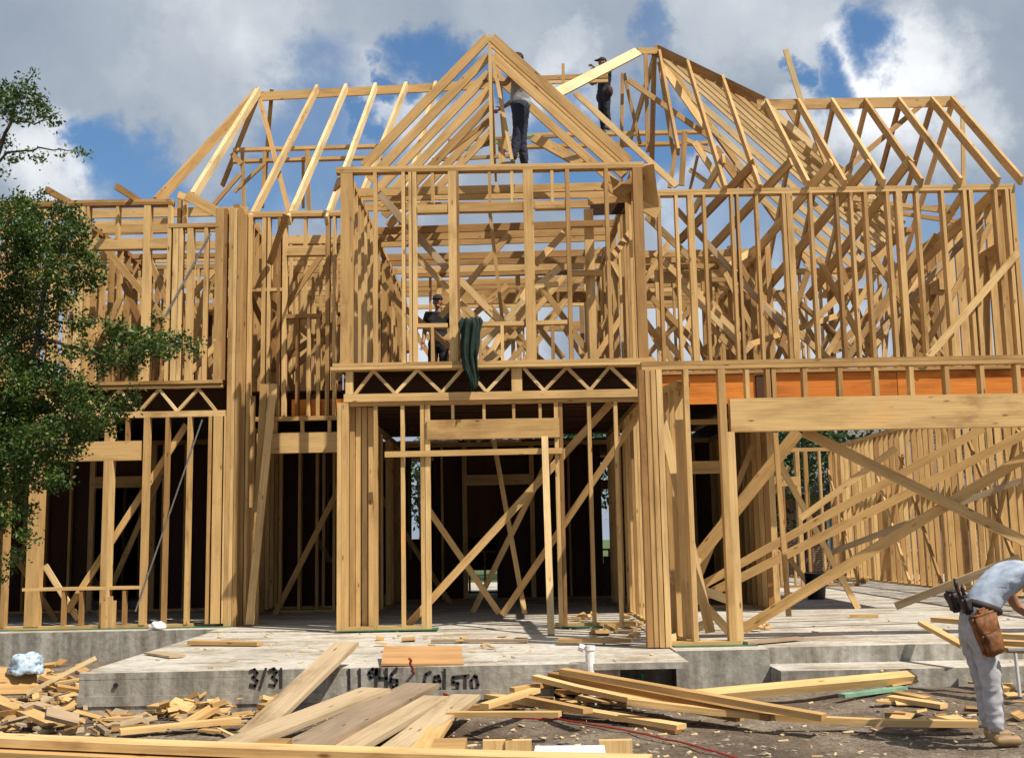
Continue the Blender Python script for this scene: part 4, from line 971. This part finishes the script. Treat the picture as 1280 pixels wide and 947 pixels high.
def person(feet, face, J, label, shirt, trousers, boots=(.05, .035, .025), hair=(.02, .015, .012), cap=None, sleeves=.55, s=1.0, belt=None, tilt=0):
    # local frame: x = his left... here x right, y forward, z up
    Rz = Matrix.Rotation(face, 3, 'Z'); F = V(feet)
    D = dict(pel=(0, 0, .95), waist=(0, 0, 1.1), chest=(0, 0, 1.32), neck=(0, .01, 1.48), head=(0, .03, 1.63),
             shL=(-.19, 0, 1.42), shR=(.19, 0, 1.42), elL=(-.25, -.02, 1.13), elR=(.25, -.02, 1.13), wrL=(-.25, .1, .9), wrR=(.25, .1, .9),
             hpL=(-.09, 0, .9), hpR=(.09, 0, .9), knL=(-.1, .02, .5), knR=(.1, .02, .5), anL=(-.11, -.02, .09), anR=(.11, -.02, .09), toL=(-.13, .15, .04), toR=(.13, .15, .04))
    D.update(J)
    P = {k: F+Rz @ (V(v)*s) for k, v in D.items()}
    r = lambda x: x*s
    pr = tag(link(None, 'person', None, F), label, 'person')
    hd = (P['head']-P['neck']).normalized(); fwd = Rz @ V((0, cos(tilt), -sin(tilt)))
    fwd = (fwd-hd*fwd.dot(hd)).normalized(); sd = fwd.cross(hd)
    HR = Matrix((sd, fwd, hd)).transposed()
    nodes = dict(pel=(P['pel'], (r(.09), r(.065))), waist=(P['waist'], (r(.09), r(.06))), chest=(P['chest'], (r(.12), r(.08))), neck=(P['neck'], r(.055)),
                 hb=(P['neck']+hd*r(.07), r(.055)))
    E_ = [('pel', 'waist'), ('waist', 'chest'), ('chest', 'neck'), ('neck', 'hb')]
    for q in 'LR':
        nodes['sh'+q] = (P['sh'+q], r(.058)); nodes['el'+q] = (P['el'+q], r(.043)); nodes['wr'+q] = (P['wr'+q], r(.03))
        nodes['hp'+q] = (P['hp'+q], r(.07)); nodes['kn'+q] = (P['kn'+q], r(.058)); nodes['an'+q] = (P['an'+q], r(.04))
        E_ += [('chest', 'sh'+q), ('sh'+q, 'el'+q), ('el'+q, 'wr'+q), ('pel', 'hp'+q), ('hp'+q, 'kn'+q), ('kn'+q, 'an'+q)]
    ms = [skin(nodes, E_)]
    hc = P['head']
    ms += [sph(hc+hd*r(.02), r(.075), r(.095), r(.115), HR), sph(hc+fwd*r(.035)-hd*r(.06), r(.05), r(.055), r(.05), HR),
           sph(hc+fwd*r(.098)-hd*r(.012), r(.014), r(.02), r(.024), HR, 10), sph(hc+sd*r(.077)-hd*r(.0), r(.012), r(.022), r(.032), HR, 10), sph(hc-sd*r(.077), r(.012), r(.022), r(.032), HR, 10),
           sph(hc+fwd*r(.088)-hd*r(.055), r(.024), r(.008), r(.007), HR, 10)]
    for q in 'LR':
        d = (P['wr'+q]-P['el'+q]).normalized(); sgn = -1 if q == 'L' else 1
        a = d.cross(fwd); a = a.normalized() if a.length > .2 else sd; nrm = a.cross(d)
        pm = P['wr'+q]+d*r(.05)
        hn = dict(w=(P['wr'+q], r(.024)), p=(pm, (r(.034), r(.016))), k=(pm+d*r(.04), (r(.04), r(.014))))
        ms.append(skin(hn, [('w', 'p'), ('p', 'k')], 2))
        for i, ln in enumerate((.068, .078, .072, .056)):
            b0 = pm+d*r(.03)+a*r(-.03+.02*i); k1 = b0+d*r(ln*.5)+nrm*r(.008); k2 = k1+d*r(ln*.35)+nrm*r(.03); k3 = k2+d*r(.008)+nrm*r(.02)
            ms.append(skin(dict(a=(b0, r(.0095)), b=(k1, r(.009)), c=(k2, r(.008)), d=(k3, r(.007))), [('a', 'b'), ('b', 'c'), ('c', 'd')], 1))
        t0 = P['wr'+q]+d*r(.02)-a*r(.02); t1 = t0+d*r(.035)-a*r(.035)+nrm*r(.01); t2 = t1+d*r(.03)-a*r(.005)+nrm*r(.015)
        ms.append(skin(dict(a=(t0, r(.013)), b=(t1, r(.011)), c=(t2, r(.009))), [('a', 'b'), ('b', 'c')], 1))
    fin(join_meshes(ms), 'body', SKINM, pr, F)
    # shirt
    nodes = dict(low=(P['pel']-(P['waist']-P['pel'])*.35, (r(.165), r(.13))), waist=(P['waist'].lerp(P['pel'], .5), (r(.16), r(.125))), mid=(P['waist'].lerp(P['chest'], .4), (r(.155), r(.12))), chest=(P['chest'], (r(.168), r(.13))), neck=(P['neck']-hd*r(.03), r(.07)))
    E_ = [('low', 'waist'), ('waist', 'mid'), ('mid', 'chest'), ('chest', 'neck')]
    for q in 'LR':
        nodes['s'+q] = (P['sh'+q], r(.082)); nodes['m'+q] = (P['sh'+q].lerp(P['el'+q], sleeves), r(.07)); E_ += [('chest', 's'+q), ('s'+q, 'm'+q)]
    fin(skin(nodes, E_), 'shirt', cloth('shirt_cloth', shirt), pr, F)
    nodes = dict(pel=(P['pel'], (r(.175), r(.135))), top=(P['pel'].lerp(P['waist'], .7), (r(.165), r(.13)))); E_ = [('pel', 'top')]
    for q in 'LR':
        nodes['h'+q] = (P['hp'+q].lerp(P['kn'+q], .12), r(.108)); nodes['k'+q] = (P['kn'+q], r(.078)); nodes['c'+q] = (P['kn'+q].lerp(P['an'+q], .5), r(.07)); nodes['a'+q] = (P['an'+q], r(.06))
        E_ += [('pel', 'h'+q), ('h'+q, 'k'+q), ('k'+q, 'c'+q), ('c'+q, 'a'+q)]
    fin(skin(nodes, E_), 'trousers', cloth('trouser_cloth', trousers), pr, F)
    for q in 'LR':
        ank, toe = P['an'+q], P['to'+q]
        heel = V((ank.x, ank.y, toe.z))-(toe-ank)*.15
        fin(skin(dict(a=(ank+V((0, 0, r(.03))), r(.05)), h=(V((heel.x, heel.y, toe.z)), r(.042)), m=(V((heel.x, heel.y, toe.z)).lerp(toe, .55), r(.042)), t=(toe, r(.038))), [('a', 'h'), ('h', 'm'), ('m', 't')]), 'boot', plain('boot_leather', boots, .6), pr, F)
    fin(sph(hc+hd*r(.035)-fwd*r(.012), r(.085), r(.1), r(.108), HR, 20, -.15), 'hair', plain('hair_dark', hair, .7), pr, F)
    if cap:
        m1 = sph(hc+hd*r(.055)-fwd*r(.005), r(.09), r(.108), r(.09), HR, 20, .0); m2 = sph(hc+hd*r(.062)+fwd*r(.12), r(.075), r(.085), r(.012), HR, 16)
        fin(join_meshes([m1, m2]), 'cap', cloth('cap_cloth', cap), pr, F)
    return pr, P, Rz
# roof worker in the centre gable
f = W(653, 250, 16.0); f.z = W(653, 64, 16.0).z-1.8*1.0
person(f, radians(75), dict(elL=(-.27, .16, 1.2), wrL=(-.2, .36, 1.3), elR=(.27, .14, 1.18), wrR=(.22, .34, 1.05), head=(.0, .04, 1.64), anL=(-.16, .1, .09), toL=(-.18, .26, .04)),
       'roof worker in pale grey shirt and dark jeans standing inside the centre gable', (.30, .31, .32), (.015, .02, .045), cap=(.03, .012, .02), s=1.0)
MB().beam((f.x-.55, f.y-.1, f.z-.02), (f.x+.55, f.y-.1, f.z-.02), .3, .04, ZAX).build('walk_board', PINE, H)
# tool pouch for him is his own dark red belt bag
# roof worker on the purlin
f = W(757, 165, 24.2); 
pr, P, Rz = person(f, radians(120), dict(elL=(-.3, .15, 1.22), wrL=(-.2, .38, 1.38), elR=(.3, .12, 1.2), wrR=(.22, .34, 1.32), toL=(-.14, .14, .04)), 'roof worker in black clothes and cap standing high on the purlin behind the sloping rafter', (.012, .013, .018), (.014, .014, .02), cap=(.02, .02, .03), sleeves=.9, s=.97)
fin(join_meshes([sph(P['pel']+Rz @ V((.19, .0, -.06)), .08, .1, .13), sph(P['pel']+Rz @ V((-.19, .0, -.06)), .08, .1, .13)]), 'tool_pouch', plain('pouch_dark', (.05, .015, .012), .8), pr, V(f))
# worker inside upper floor
f = V((W(548, 420, 18.4).x, 18.4, Z2))
person(f, radians(170), {}, 'worker in black with a cap standing inside the upper storey behind the left bay window', (.012, .012, .016), (.012, .012, .018), cap=(.02, .015, .015), sleeves=.9, s=.95)
# bending worker at the right
f = G(1240, 924, .05); f.z = gz(f.x, f.y)+.012
BW = dict(pel=(0, -.06, .90), waist=(0, .0, 1.07), chest=(0, .22, 1.22), neck=(0, .37, 1.27), head=(0, .51, 1.20), shL=(-.19, .29, 1.24), shR=(.19, .29, 1.24),
          elL=(-.25, .42, .98), elR=(.25, .40, .97), wrL=(-.18, .6, .84), wrR=(.2, .58, .80), hpL=(-.09, -.07, .86), hpR=(.09, -.07, .86),
          knL=(-.1, .02, .47), knR=(.1, -.03, .47), anL=(-.12, .06, .09), anR=(.1, -.02, .09), toL=(-.13, .23, .04), toR=(.13, .16, .04))
pr, P, Rz = person(f, radians(-82), BW, 'worker bending forward at the right edge in pale shirt and light trousers', (.40, .46, .56), (.44, .43, .455), boots=(.30, .19, .09), hair=(.02, .015, .012), sleeves=.6, s=.98)
def loc(v): return V(f)+Rz @ V(v)
# belt, pouch, hammer
bl = []
for i in range(24):
    a = 2*pi*i/24; bl.append(loc((.185*cos(a), -.055+.15*sin(a), .985-.05*sin(a))))
bl.append(bl[0]); bl.append(bl[1])
o = MB().tube(bl, .028, 8).build('tool_belt', plain('belt_leather', (.03, .018, .015), .7), pr, smooth=True)
LEATH = plain('tan_leather', (.20, .075, .022), .75, 0, 25, .5, .01)
def box_pouch(c, sx, sy, sz, tp):
    bm = bmesh.new(); bmesh.ops.create_cube(bm, size=2)
    for v in bm.verts:
        k = 1 if v.co.z > 0 else tp; v.co = V((v.co.x*sx*k, v.co.y*sy*k, v.co.z*sz))
    bmesh.ops.bevel(bm, geom=bm.edges[:], offset=.018, segments=2, affect='EDGES')
    bmesh.ops.subdivide_edges(bm, edges=bm.edges[:], cuts=3, use_grid_fill=True)
    bm.normal_update()
    for v in bm.verts: v.co += v.normal*.012*mnoise.noise(v.co*18)
    bmesh.ops.transform(bm, matrix=Matrix.Translation(V(f)) @ Rz.to_4x4() @ Matrix.Translation(V(c)) @ Matrix.Rotation(.25, 4, 'X'), verts=bm.verts)
    m_ = bpy.data.meshes.new('p'); bm.to_mesh(m_); bm.free(); return m_
pm = [box_pouch((.225, -.10, .80), .045, .10, .15, .75), box_pouch((.27, -.09, .74), .03, .075, .085, .8), box_pouch((.22, -.13, .93), .03, .05, .05, .9)]
fin(join_meshes(pm), 'tool_pouch', LEATH, pr, V(f))
pm = [box_pouch((.13, -.2, 1.0), .05, .035, .07, .8), box_pouch((-.02, -.21, 1.02), .06, .04, .08, .8), box_pouch((.08, -.23, 1.12), .012, .012, .07, 1), box_pouch((.13, -.21, 1.1), .015, .01, .05, 1)]
fin(join_meshes(pm), 'tool_pouch', plain('belt_tools', (.03, .02, .02), .6), pr, V(f))
MB().tube([loc((.22, .1, .66)), loc((.22, .11, .36))], .013, 8).build('hammer_handle', SIDING, pr)
MB().tube([loc((.22, .04, .68)), loc((.22, .17, .68))], .018, 8).build('hammer_head', STEEL, pr)
# board he bends over, on a low block
a = loc((.1, .55, .8)); 

# ------------------------------------------------------------------ world, sun
SUN_AZ, SUN_EL = 52, 54     # azimuth measured from the facade normal (towards the viewer) to the right
az = radians(SUN_AZ); el = radians(SUN_EL)
sd_ = V((sin(az)*cos(el), -cos(az)*cos(el), sin(el)))
sl_ = bpy.data.lights.new('sun', 'SUN'); sl_.energy = 5.0; sl_.angle = radians(.5); sl_.color = (1, .93, .80)
so = bpy.data.objects.new('sun', sl_); C.objects.link(so); so.rotation_euler = (-sd_).to_track_quat('-Z', 'Y').to_euler()
w = bpy.data.worlds.new('World'); SC.world = w; w.use_nodes = True; nt = w.node_tree
bg = nt.nodes['Background']; out = nt.nodes['World Output']
sk = N(nt, 'ShaderNodeTexSky', sky_type='NISHITA'); sk.sun_disc = False; sk.sun_elevation = el; sk.sun_rotation = atan2(sd_.x, sd_.y)
sk.air_density = 1.6; sk.dust_density = .6; sk.ozone_density = 3
L(nt, mixc(nt, 1.0, sk.outputs[0], (.68, .90, 1.18), 'MULTIPLY'), bg.inputs[0]); bg.inputs[1].default_value = .082
tc = N(nt, 'ShaderNodeTexCoord').outputs['Generated']
def mth(op, a, b=None, c=None, clamp=False):
    n = N(nt, 'ShaderNodeMath', operation=op, use_clamp=clamp)
    for i, v_ in enumerate((a, b, c)):
        if v_ is None: continue
        if hasattr(v_, 'links'): L(nt, v_, n.inputs[i])
        else: n.inputs[i].default_value = v_
    return n.outputs[0]
nz = N(nt, 'ShaderNodeTexNoise'); nz.inputs['Scale'].default_value = 9; nz.inputs['Detail'].default_value = 7; nz.inputs['Roughness'].default_value = .62; L(nt, tc, nz.inputs['Vector'])
wv = N(nt, 'ShaderNodeVectorMath', operation='SUBTRACT'); L(nt, nz.outputs[1], wv.inputs[0]); wv.inputs[1].default_value = (.5, .5, .5)
ws = N(nt, 'ShaderNodeVectorMath', operation='SCALE'); L(nt, wv.outputs[0], ws.inputs[0]); ws.inputs['Scale'].default_value = .16
wa = N(nt, 'ShaderNodeVectorMath', operation='ADD'); L(nt, tc, wa.inputs[0]); L(nt, ws.outputs[0], wa.inputs[1])
wn_ = N(nt, 'ShaderNodeVectorMath', operation='NORMALIZE'); L(nt, wa.outputs[0], wn_.inputs[0])
def spot(x, y, r, soft=.6, amt=1.0):
    d = ray(x, y); dp = N(nt, 'ShaderNodeVectorMath', operation='DOT_PRODUCT'); L(nt, wn_.outputs[0], dp.inputs[0]); dp.inputs[1].default_value = d
    mr = N(nt, 'ShaderNodeMapRange', interpolation_type='SMOOTHSTEP'); L(nt, dp.outputs['Value'], mr.inputs[0])
    mr.inputs[1].default_value = cos(r/1431*(1+soft)); mr.inputs[2].default_value = cos(r/1431*(1-soft)); mr.inputs[4].default_value = amt
    return mr.outputs[0]
def total(lst):
    acc = lst[0]
    for q in lst[1:]: acc = mth('MAXIMUM', acc, q)
    return acc
blue = total([spot(*q) for q in ((530, 82, 34), (560, 100, 30), (495, 130, 18), (610, 90, 22), (130, 195, 36), (150, 225, 42), (190, 250, 40), (100, 180, 24), (1095, 25, 34), (1035, 105, 26), (985, 105, 16), (820, 55, 26, .6, .7), (700, 150, 40, .6, .9),
        (740, 200, 60), (400, 190, 70, .6, .8), (330, 225, 40, .6, .9), (450, 150, 20), (810, 190, 50), (870, 170, 30), (300, 260, 30), (900, 300, 60, .6, .6), (1230, 330, 60, .6, .7), (1000, 270, 40, .6, .6))])
big = N(nt, 'ShaderNodeTexNoise'); big.inputs['Scale'].default_value = 2.3; big.inputs['Detail'].default_value = 6; L(nt, tc, big.inputs['Vector'])
cov = ramp(nt, big.outputs[0], [(.36, (0, 0, 0)), (.44, (1, 1, 1))])
# holes elsewhere in the sky come from plain noise; around the house they are where the photo has them
near_view = N(nt, 'ShaderNodeVectorMath', operation='DOT_PRODUCT'); L(nt, tc, near_view.inputs[0]); near_view.inputs[1].default_value = ray(640, 200)
nv = mth('GREATER_THAN', near_view.outputs['Value'], cos(radians(34)))
cov2 = mth('MAXIMUM', cov, nv)
mask = mth('MULTIPLY', cov2, mth('SUBTRACT', 1.0, blue, None, True), None, True)
bright = total([spot(*q) for q in ((1090, 110, 70, .7), (1160, 60, 50, .7), (1010, 170, 40, .6, .8), (60, 215, 55, .6, .95), (920, 20, 60, .8, .7), (1000, 40, 50, .8, .6), (500, 180, 50, .8, .8), (690, 100, 40, .8, .8), (300, 30, 60, .9, .6), (640, 15, 50, .9, .4), (1210, 140, 40, .6, .8), (240, 100, 50, .9, .4), (880, 240, 50, .7, .8), (350, 250, 22, .7, .9), (1050, 430, 70, .8, .9), (600, 430, 80, .8, .9), (900, 400, 80, .8, .7), (1150, 200, 40, .8, .5), (1230, 420, 60, .7, .7))])
fine = N(nt, 'ShaderNodeTexNoise'); fine.inputs['Scale'].default_value = 6; fine.inputs['Detail'].default_value = 8; fine.inputs['Roughness'].default_value = .6; L(nt, tc, fine.inputs['Vector'])
sh = mth('ADD', mth('MULTIPLY', bright, .55), mth('MULTIPLY', mth('SUBTRACT', fine.outputs[0], .22), .95), None, True)
ccol = ramp(nt, sh, [(0, (.25, .305, .385)), (.35, (.37, .425, .50)), (.65, (.54, .585, .64)), (1, (.97, .98, 1.0))])
bg2 = N(nt, 'ShaderNodeBackground'); L(nt, ccol, bg2.inputs[0]); bg2.inputs[1].default_value = .98
mx = N(nt, 'ShaderNodeMixShader'); L(nt, mask, mx.inputs[0]); L(nt, bg.outputs[0], mx.inputs[1]); L(nt, bg2.outputs[0], mx.inputs[2]); L(nt, mx.outputs[0], out.inputs[0])

SC.view_settings.view_transform = 'Standard'; SC.view_settings.look = 'None'; SC.view_settings.gamma = 1; SC.view_settings.exposure = .18
SC.view_settings.use_curve_mapping = False
SC.render.engine = 'CYCLES'; SC.cycles.use_denoising = True
SC.cycles.max_bounces = 6; SC.cycles.diffuse_bounces = 2
